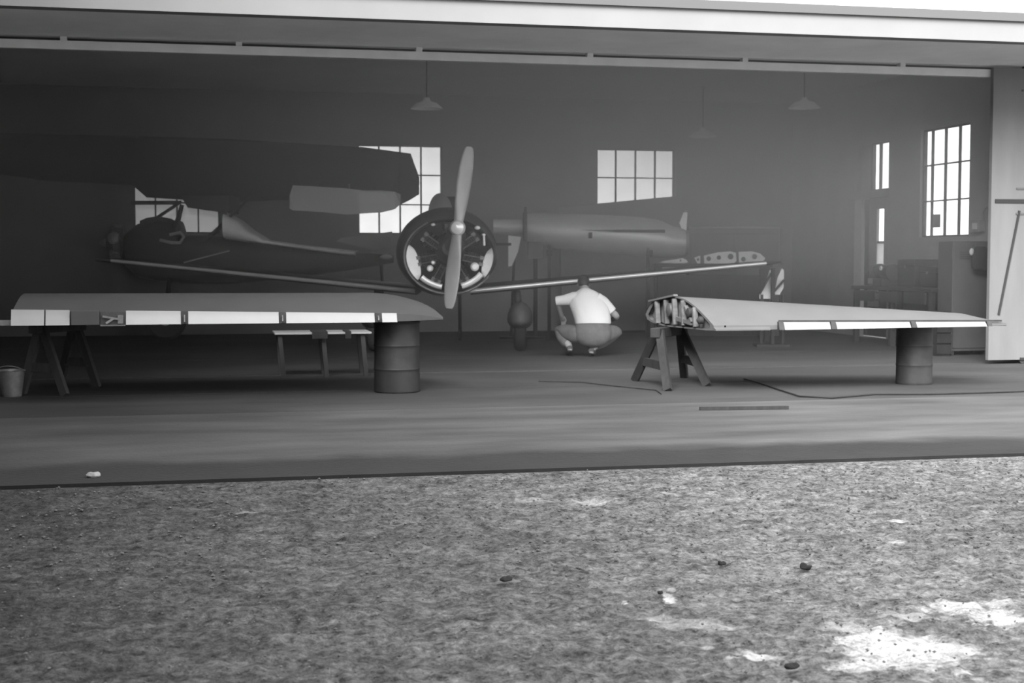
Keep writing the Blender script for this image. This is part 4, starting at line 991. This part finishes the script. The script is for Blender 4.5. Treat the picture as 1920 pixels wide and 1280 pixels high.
# ================================================================== PERSON
def skin_mesh(nodes, edges, sub=2):
    me = bpy.data.meshes.new('tmp'); names = list(nodes); idx = {n: i for i, n in enumerate(names)}
    me.from_pydata([tuple(nodes[n][0]) for n in names], [(idx[a], idx[b]) for a, b in edges], [])
    o = bpy.data.objects.new('tmp', me); COL.objects.link(o)
    md = o.modifiers.new('skin', 'SKIN'); md.use_smooth_shade = True
    s = o.modifiers.new('sub', 'SUBSURF'); s.levels = sub; s.render_levels = sub
    for n in names:
        sv = me.skin_vertices[0].data[idx[n]]; r = nodes[n][1]; sv.radius = r if isinstance(r, tuple) else (r, r)
    me.skin_vertices[0].data[0].use_root = True
    dg = bpy.context.evaluated_depsgraph_get(); dg.update(); ev = o.evaluated_get(dg); m2 = bpy.data.meshes.new_from_object(ev)
    vs = [v.co.copy() for v in m2.vertices]; fs = [tuple(p.vertices) for p in m2.polygons]
    bpy.data.objects.remove(o); bpy.data.meshes.remove(m2)
    return vs, fs
def person():
    O = atD(1105, 640, 19.55); O.z = 0
    t = thing('person', 'person squatting with back to camera in white shirt and grey trousers', 'person', O)
    q = lambda r, f, u: L(O, r, f, u)
    J = dict(pelvis=(q(.03, .02, .36), (.155, .13)), waist=(q(.03, .10, .50), .135), chest=(q(.0, .24, .72), (.15, .12)), upper=(q(-.03, .29, .84), (.10, .08)), neck=(q(-.05, .33, .93), .058), headb=(q(-.055, .38, .97), .06),
             ls=(q(-.20, .27, .79), .062), le=(q(-.42, .30, .76), .052), lw=(q(-.385, .42, .60), .033), lh=(q(-.36, .47, .53), .036),
             rs=(q(.16, .23, .74), .062), re=(q(.40, .22, .55), .050), rw=(q(.36, .46, .50), .033), rh=(q(.34, .54, .49), .036),
             lhip=(q(-.13, .04, .31), .115), lk=(q(-.40, .30, .36), .08), la=(q(-.27, .03, .14), .048), lf=(q(-.28, .18, .055), .045),
             rhip=(q(.18, .04, .31), .115), rk=(q(.41, .30, .36), .08), ra=(q(.03, -.02, .11), .048), rf=(q(.06, .14, .05), .045))
    E = [('pelvis', 'waist'), ('waist', 'chest'), ('chest', 'upper'), ('upper', 'neck'), ('neck', 'headb'), ('upper', 'ls'), ('ls', 'le'), ('le', 'lw'), ('lw', 'lh'), ('upper', 'rs'), ('rs', 're'), ('re', 'rw'), ('rw', 'rh'),
         ('pelvis', 'lhip'), ('lhip', 'lk'), ('lk', 'la'), ('la', 'lf'), ('pelvis', 'rhip'), ('rhip', 'rk'), ('rk', 'ra'), ('ra', 'rf')]
    vs, fs = skin_mesh(J, E); body = MB().add(vs, fs)
    # head with face, turned away and bent forward
    hc = q(-.06, .42, 1.0); up = (Vector((0, 0, 1))*.86+FW*.5).normalized(); fr = (FW*.86-Vector((0, 0, 1))*.5).normalized()
    body.ellipsoid(hc, RT*.076, fr*.098, up*.115, 20, 14)
    body.ellipsoid(hc+fr*.098-up*.02, RT*.014, fr*.022, up*.026, 8, 6)
    body.ellipsoid(hc+fr*.078-up*.068, RT*.028, fr*.014, up*.010, 8, 6)
    for s in (-1, 1):
        body.ellipsoid(hc+RT*s*.078-up*.01, RT*.010, fr*.020, up*.032, 8, 6); body.ellipsoid(hc+RT*s*.032+fr*.086+up*.012, RT*.014, fr*.008, up*.009, 8, 6)
    # hands
    for w_, h_, s, side in (('lw', 'lh', -1, 1), ('rw', 'rh', 1, -1)):
        a = J[w_][0]; b = J[h_][0]; d = (b-a).normalized(); x = d.cross(Vector((0, 0, 1))).normalized(); dn = d.cross(x).normalized()
        if dn.z > 0: dn = -dn
        body.ellipsoid(b+d*.02, x*.042, dn*.018, d*.055, 12, 8)
        for k, (o_, ln) in enumerate(((-.030, .070), (-.010, .080), (.010, .076), (.029, .060))):
            r0 = b+d*.06+x*o_; body.tube([r0-d*.02, r0+d*ln*.4, r0+d*ln*.7+dn*ln*.25, r0+d*ln*.82+dn*ln*.6], [.0095, .009, .0085, .006], 8)
        r0 = b+x*.036*side; body.tube([r0-d*.01, r0+d*.03+x*.022*side+dn*.01, r0+d*.055+x*.024*side+dn*.03], [.0115, .010, .007], 8)
    body.build('body', M['skin'], t, 70)
    # hair
    hr = MB(); rr = []
    hr.ellipsoid(hc+up*.018-fr*.014, RT*.086, fr*.103, up*.112, 20, 12); hr.build('hair', M['hair'], t, 70)
    # shirt: torso loft with sleeves
    sh = MB(); rr = []
    for r, f, u, rx, ry in ((.055, .06, .455, .245, .17), (.055, .065, .47, .25, .175), (.05, .10, .54, .255, .18), (.03, .15, .62, .262, .18), (.0, .20, .70, .262, .175), (-.015, .24, .77, .245, .16), (-.02, .27, .83, .205, .14), (-.03, .30, .885, .14, .11), (-.045, .325, .92, .075, .075)):
        n_ = 36; c = q(r, f, u); upv = (Vector((0, 0, 1))*.93+FW*.36) if u > .6 else (Vector((0, 0, 1))+FW*.1)
        fv = RT.cross(upv).normalized(); fv = fv if fv.dot(FW) > 0 else -fv
        rr.append([c+RT*rx*math.cos(2*math.pi*k/n_)*(1+.015*math.sin(5*k+u*9))+fv*ry*math.sin(2*math.pi*k/n_)*(1+.03*math.sin(k*1.9+u*14)) for k in range(n_)])
    sh.loft(rr)
    sh.tube([q(-.12, .25, .78), q(-.22, .27, .79), q(-.32, .29, .775), q(-.40, .30, .765), q(-.445, .31, .76)], [.12, .10, .078, .070, .066], 18)
    sh.tube([q(.10, .22, .77), q(.19, .22, .73), q(.27, .21, .665), q(.32, .21, .61)], [.12, .105, .085, .078], 18)
    so_ = sh.build('shirt', M['shirt'], t, 70)
    tr = MB(); rr = []
    for r, f, u, rx, ry in ((.05, .0, .14, .10, .08), (.05, .0, .18, .19, .14), (.05, .0, .26, .25, .18), (.05, .02, .36, .262, .19), (.05, .04, .44, .238, .165), (.05, .06, .48, .225, .15)):
        c = q(r, f, u); n_ = 32; rr.append([c+RT*rx*math.cos(2*math.pi*k/n_)+FW*ry*math.sin(2*math.pi*k/n_) for k in range(n_)])
    tr.loft(rr)
    T = dict(m=(q(.03, .02, .30), (.12, .10)), lhip=(q(-.15, .03, .30), .135), lm=(q(-.30, .17, .33), .135), lk=(q(-.40, .30, .36), .115), lc=(q(-.34, .16, .22), .085), la=(q(-.285, .06, .15), .066),
             rhip=(q(.20, .03, .30), .135), rm=(q(.32, .17, .33), .125), rk=(q(.41, .30, .36), .11), rc=(q(.24, .14, .22), .082), ra=(q(.07, .01, .135), .066))
    vs, fs = skin_mesh(T, [('m', 'lhip'), ('lhip', 'lm'), ('lm', 'lk'), ('lk', 'lc'), ('lc', 'la'), ('m', 'rhip'), ('rhip', 'rm'), ('rm', 'rk'), ('rk', 'rc'), ('rc', 'ra')])
    tr.add(vs, fs); tr.build('trousers', M['trousers'], t, 70)
    b = MB(); rr = []
    for a_, f_ in ((J['la'][0], J['lf'][0]), (J['ra'][0], J['rf'][0])):
        sh = MB(); d = Vector((f_.x-a_.x, f_.y-a_.y, 0)).normalized(); x = RT
        h0 = a_-d*.045+Vector((0, 0, -.02)); toe = Vector((f_.x, f_.y, 0))+d*.07+Vector((0, 0, .035))
        sh.tube([h0, a_+d*.02+Vector((0, 0, -.02)), Vector((f_.x, f_.y, .055)), toe], [.036, .046, .046, .030], 14); sh.build('shoe', M['shoe'], t, 70)
        nrm = (toe-h0).normalized().cross(RT).normalized(); nrm = -nrm if nrm.z > 0 else nrm
        so = MB(); so.ellipsoid(h0+nrm*.028+d*.02, RT*.034, nrm*.014, (toe-h0).normalized()*.045, 12, 8); so.build('shoe_heel', M['sole'], t, 70)
person()
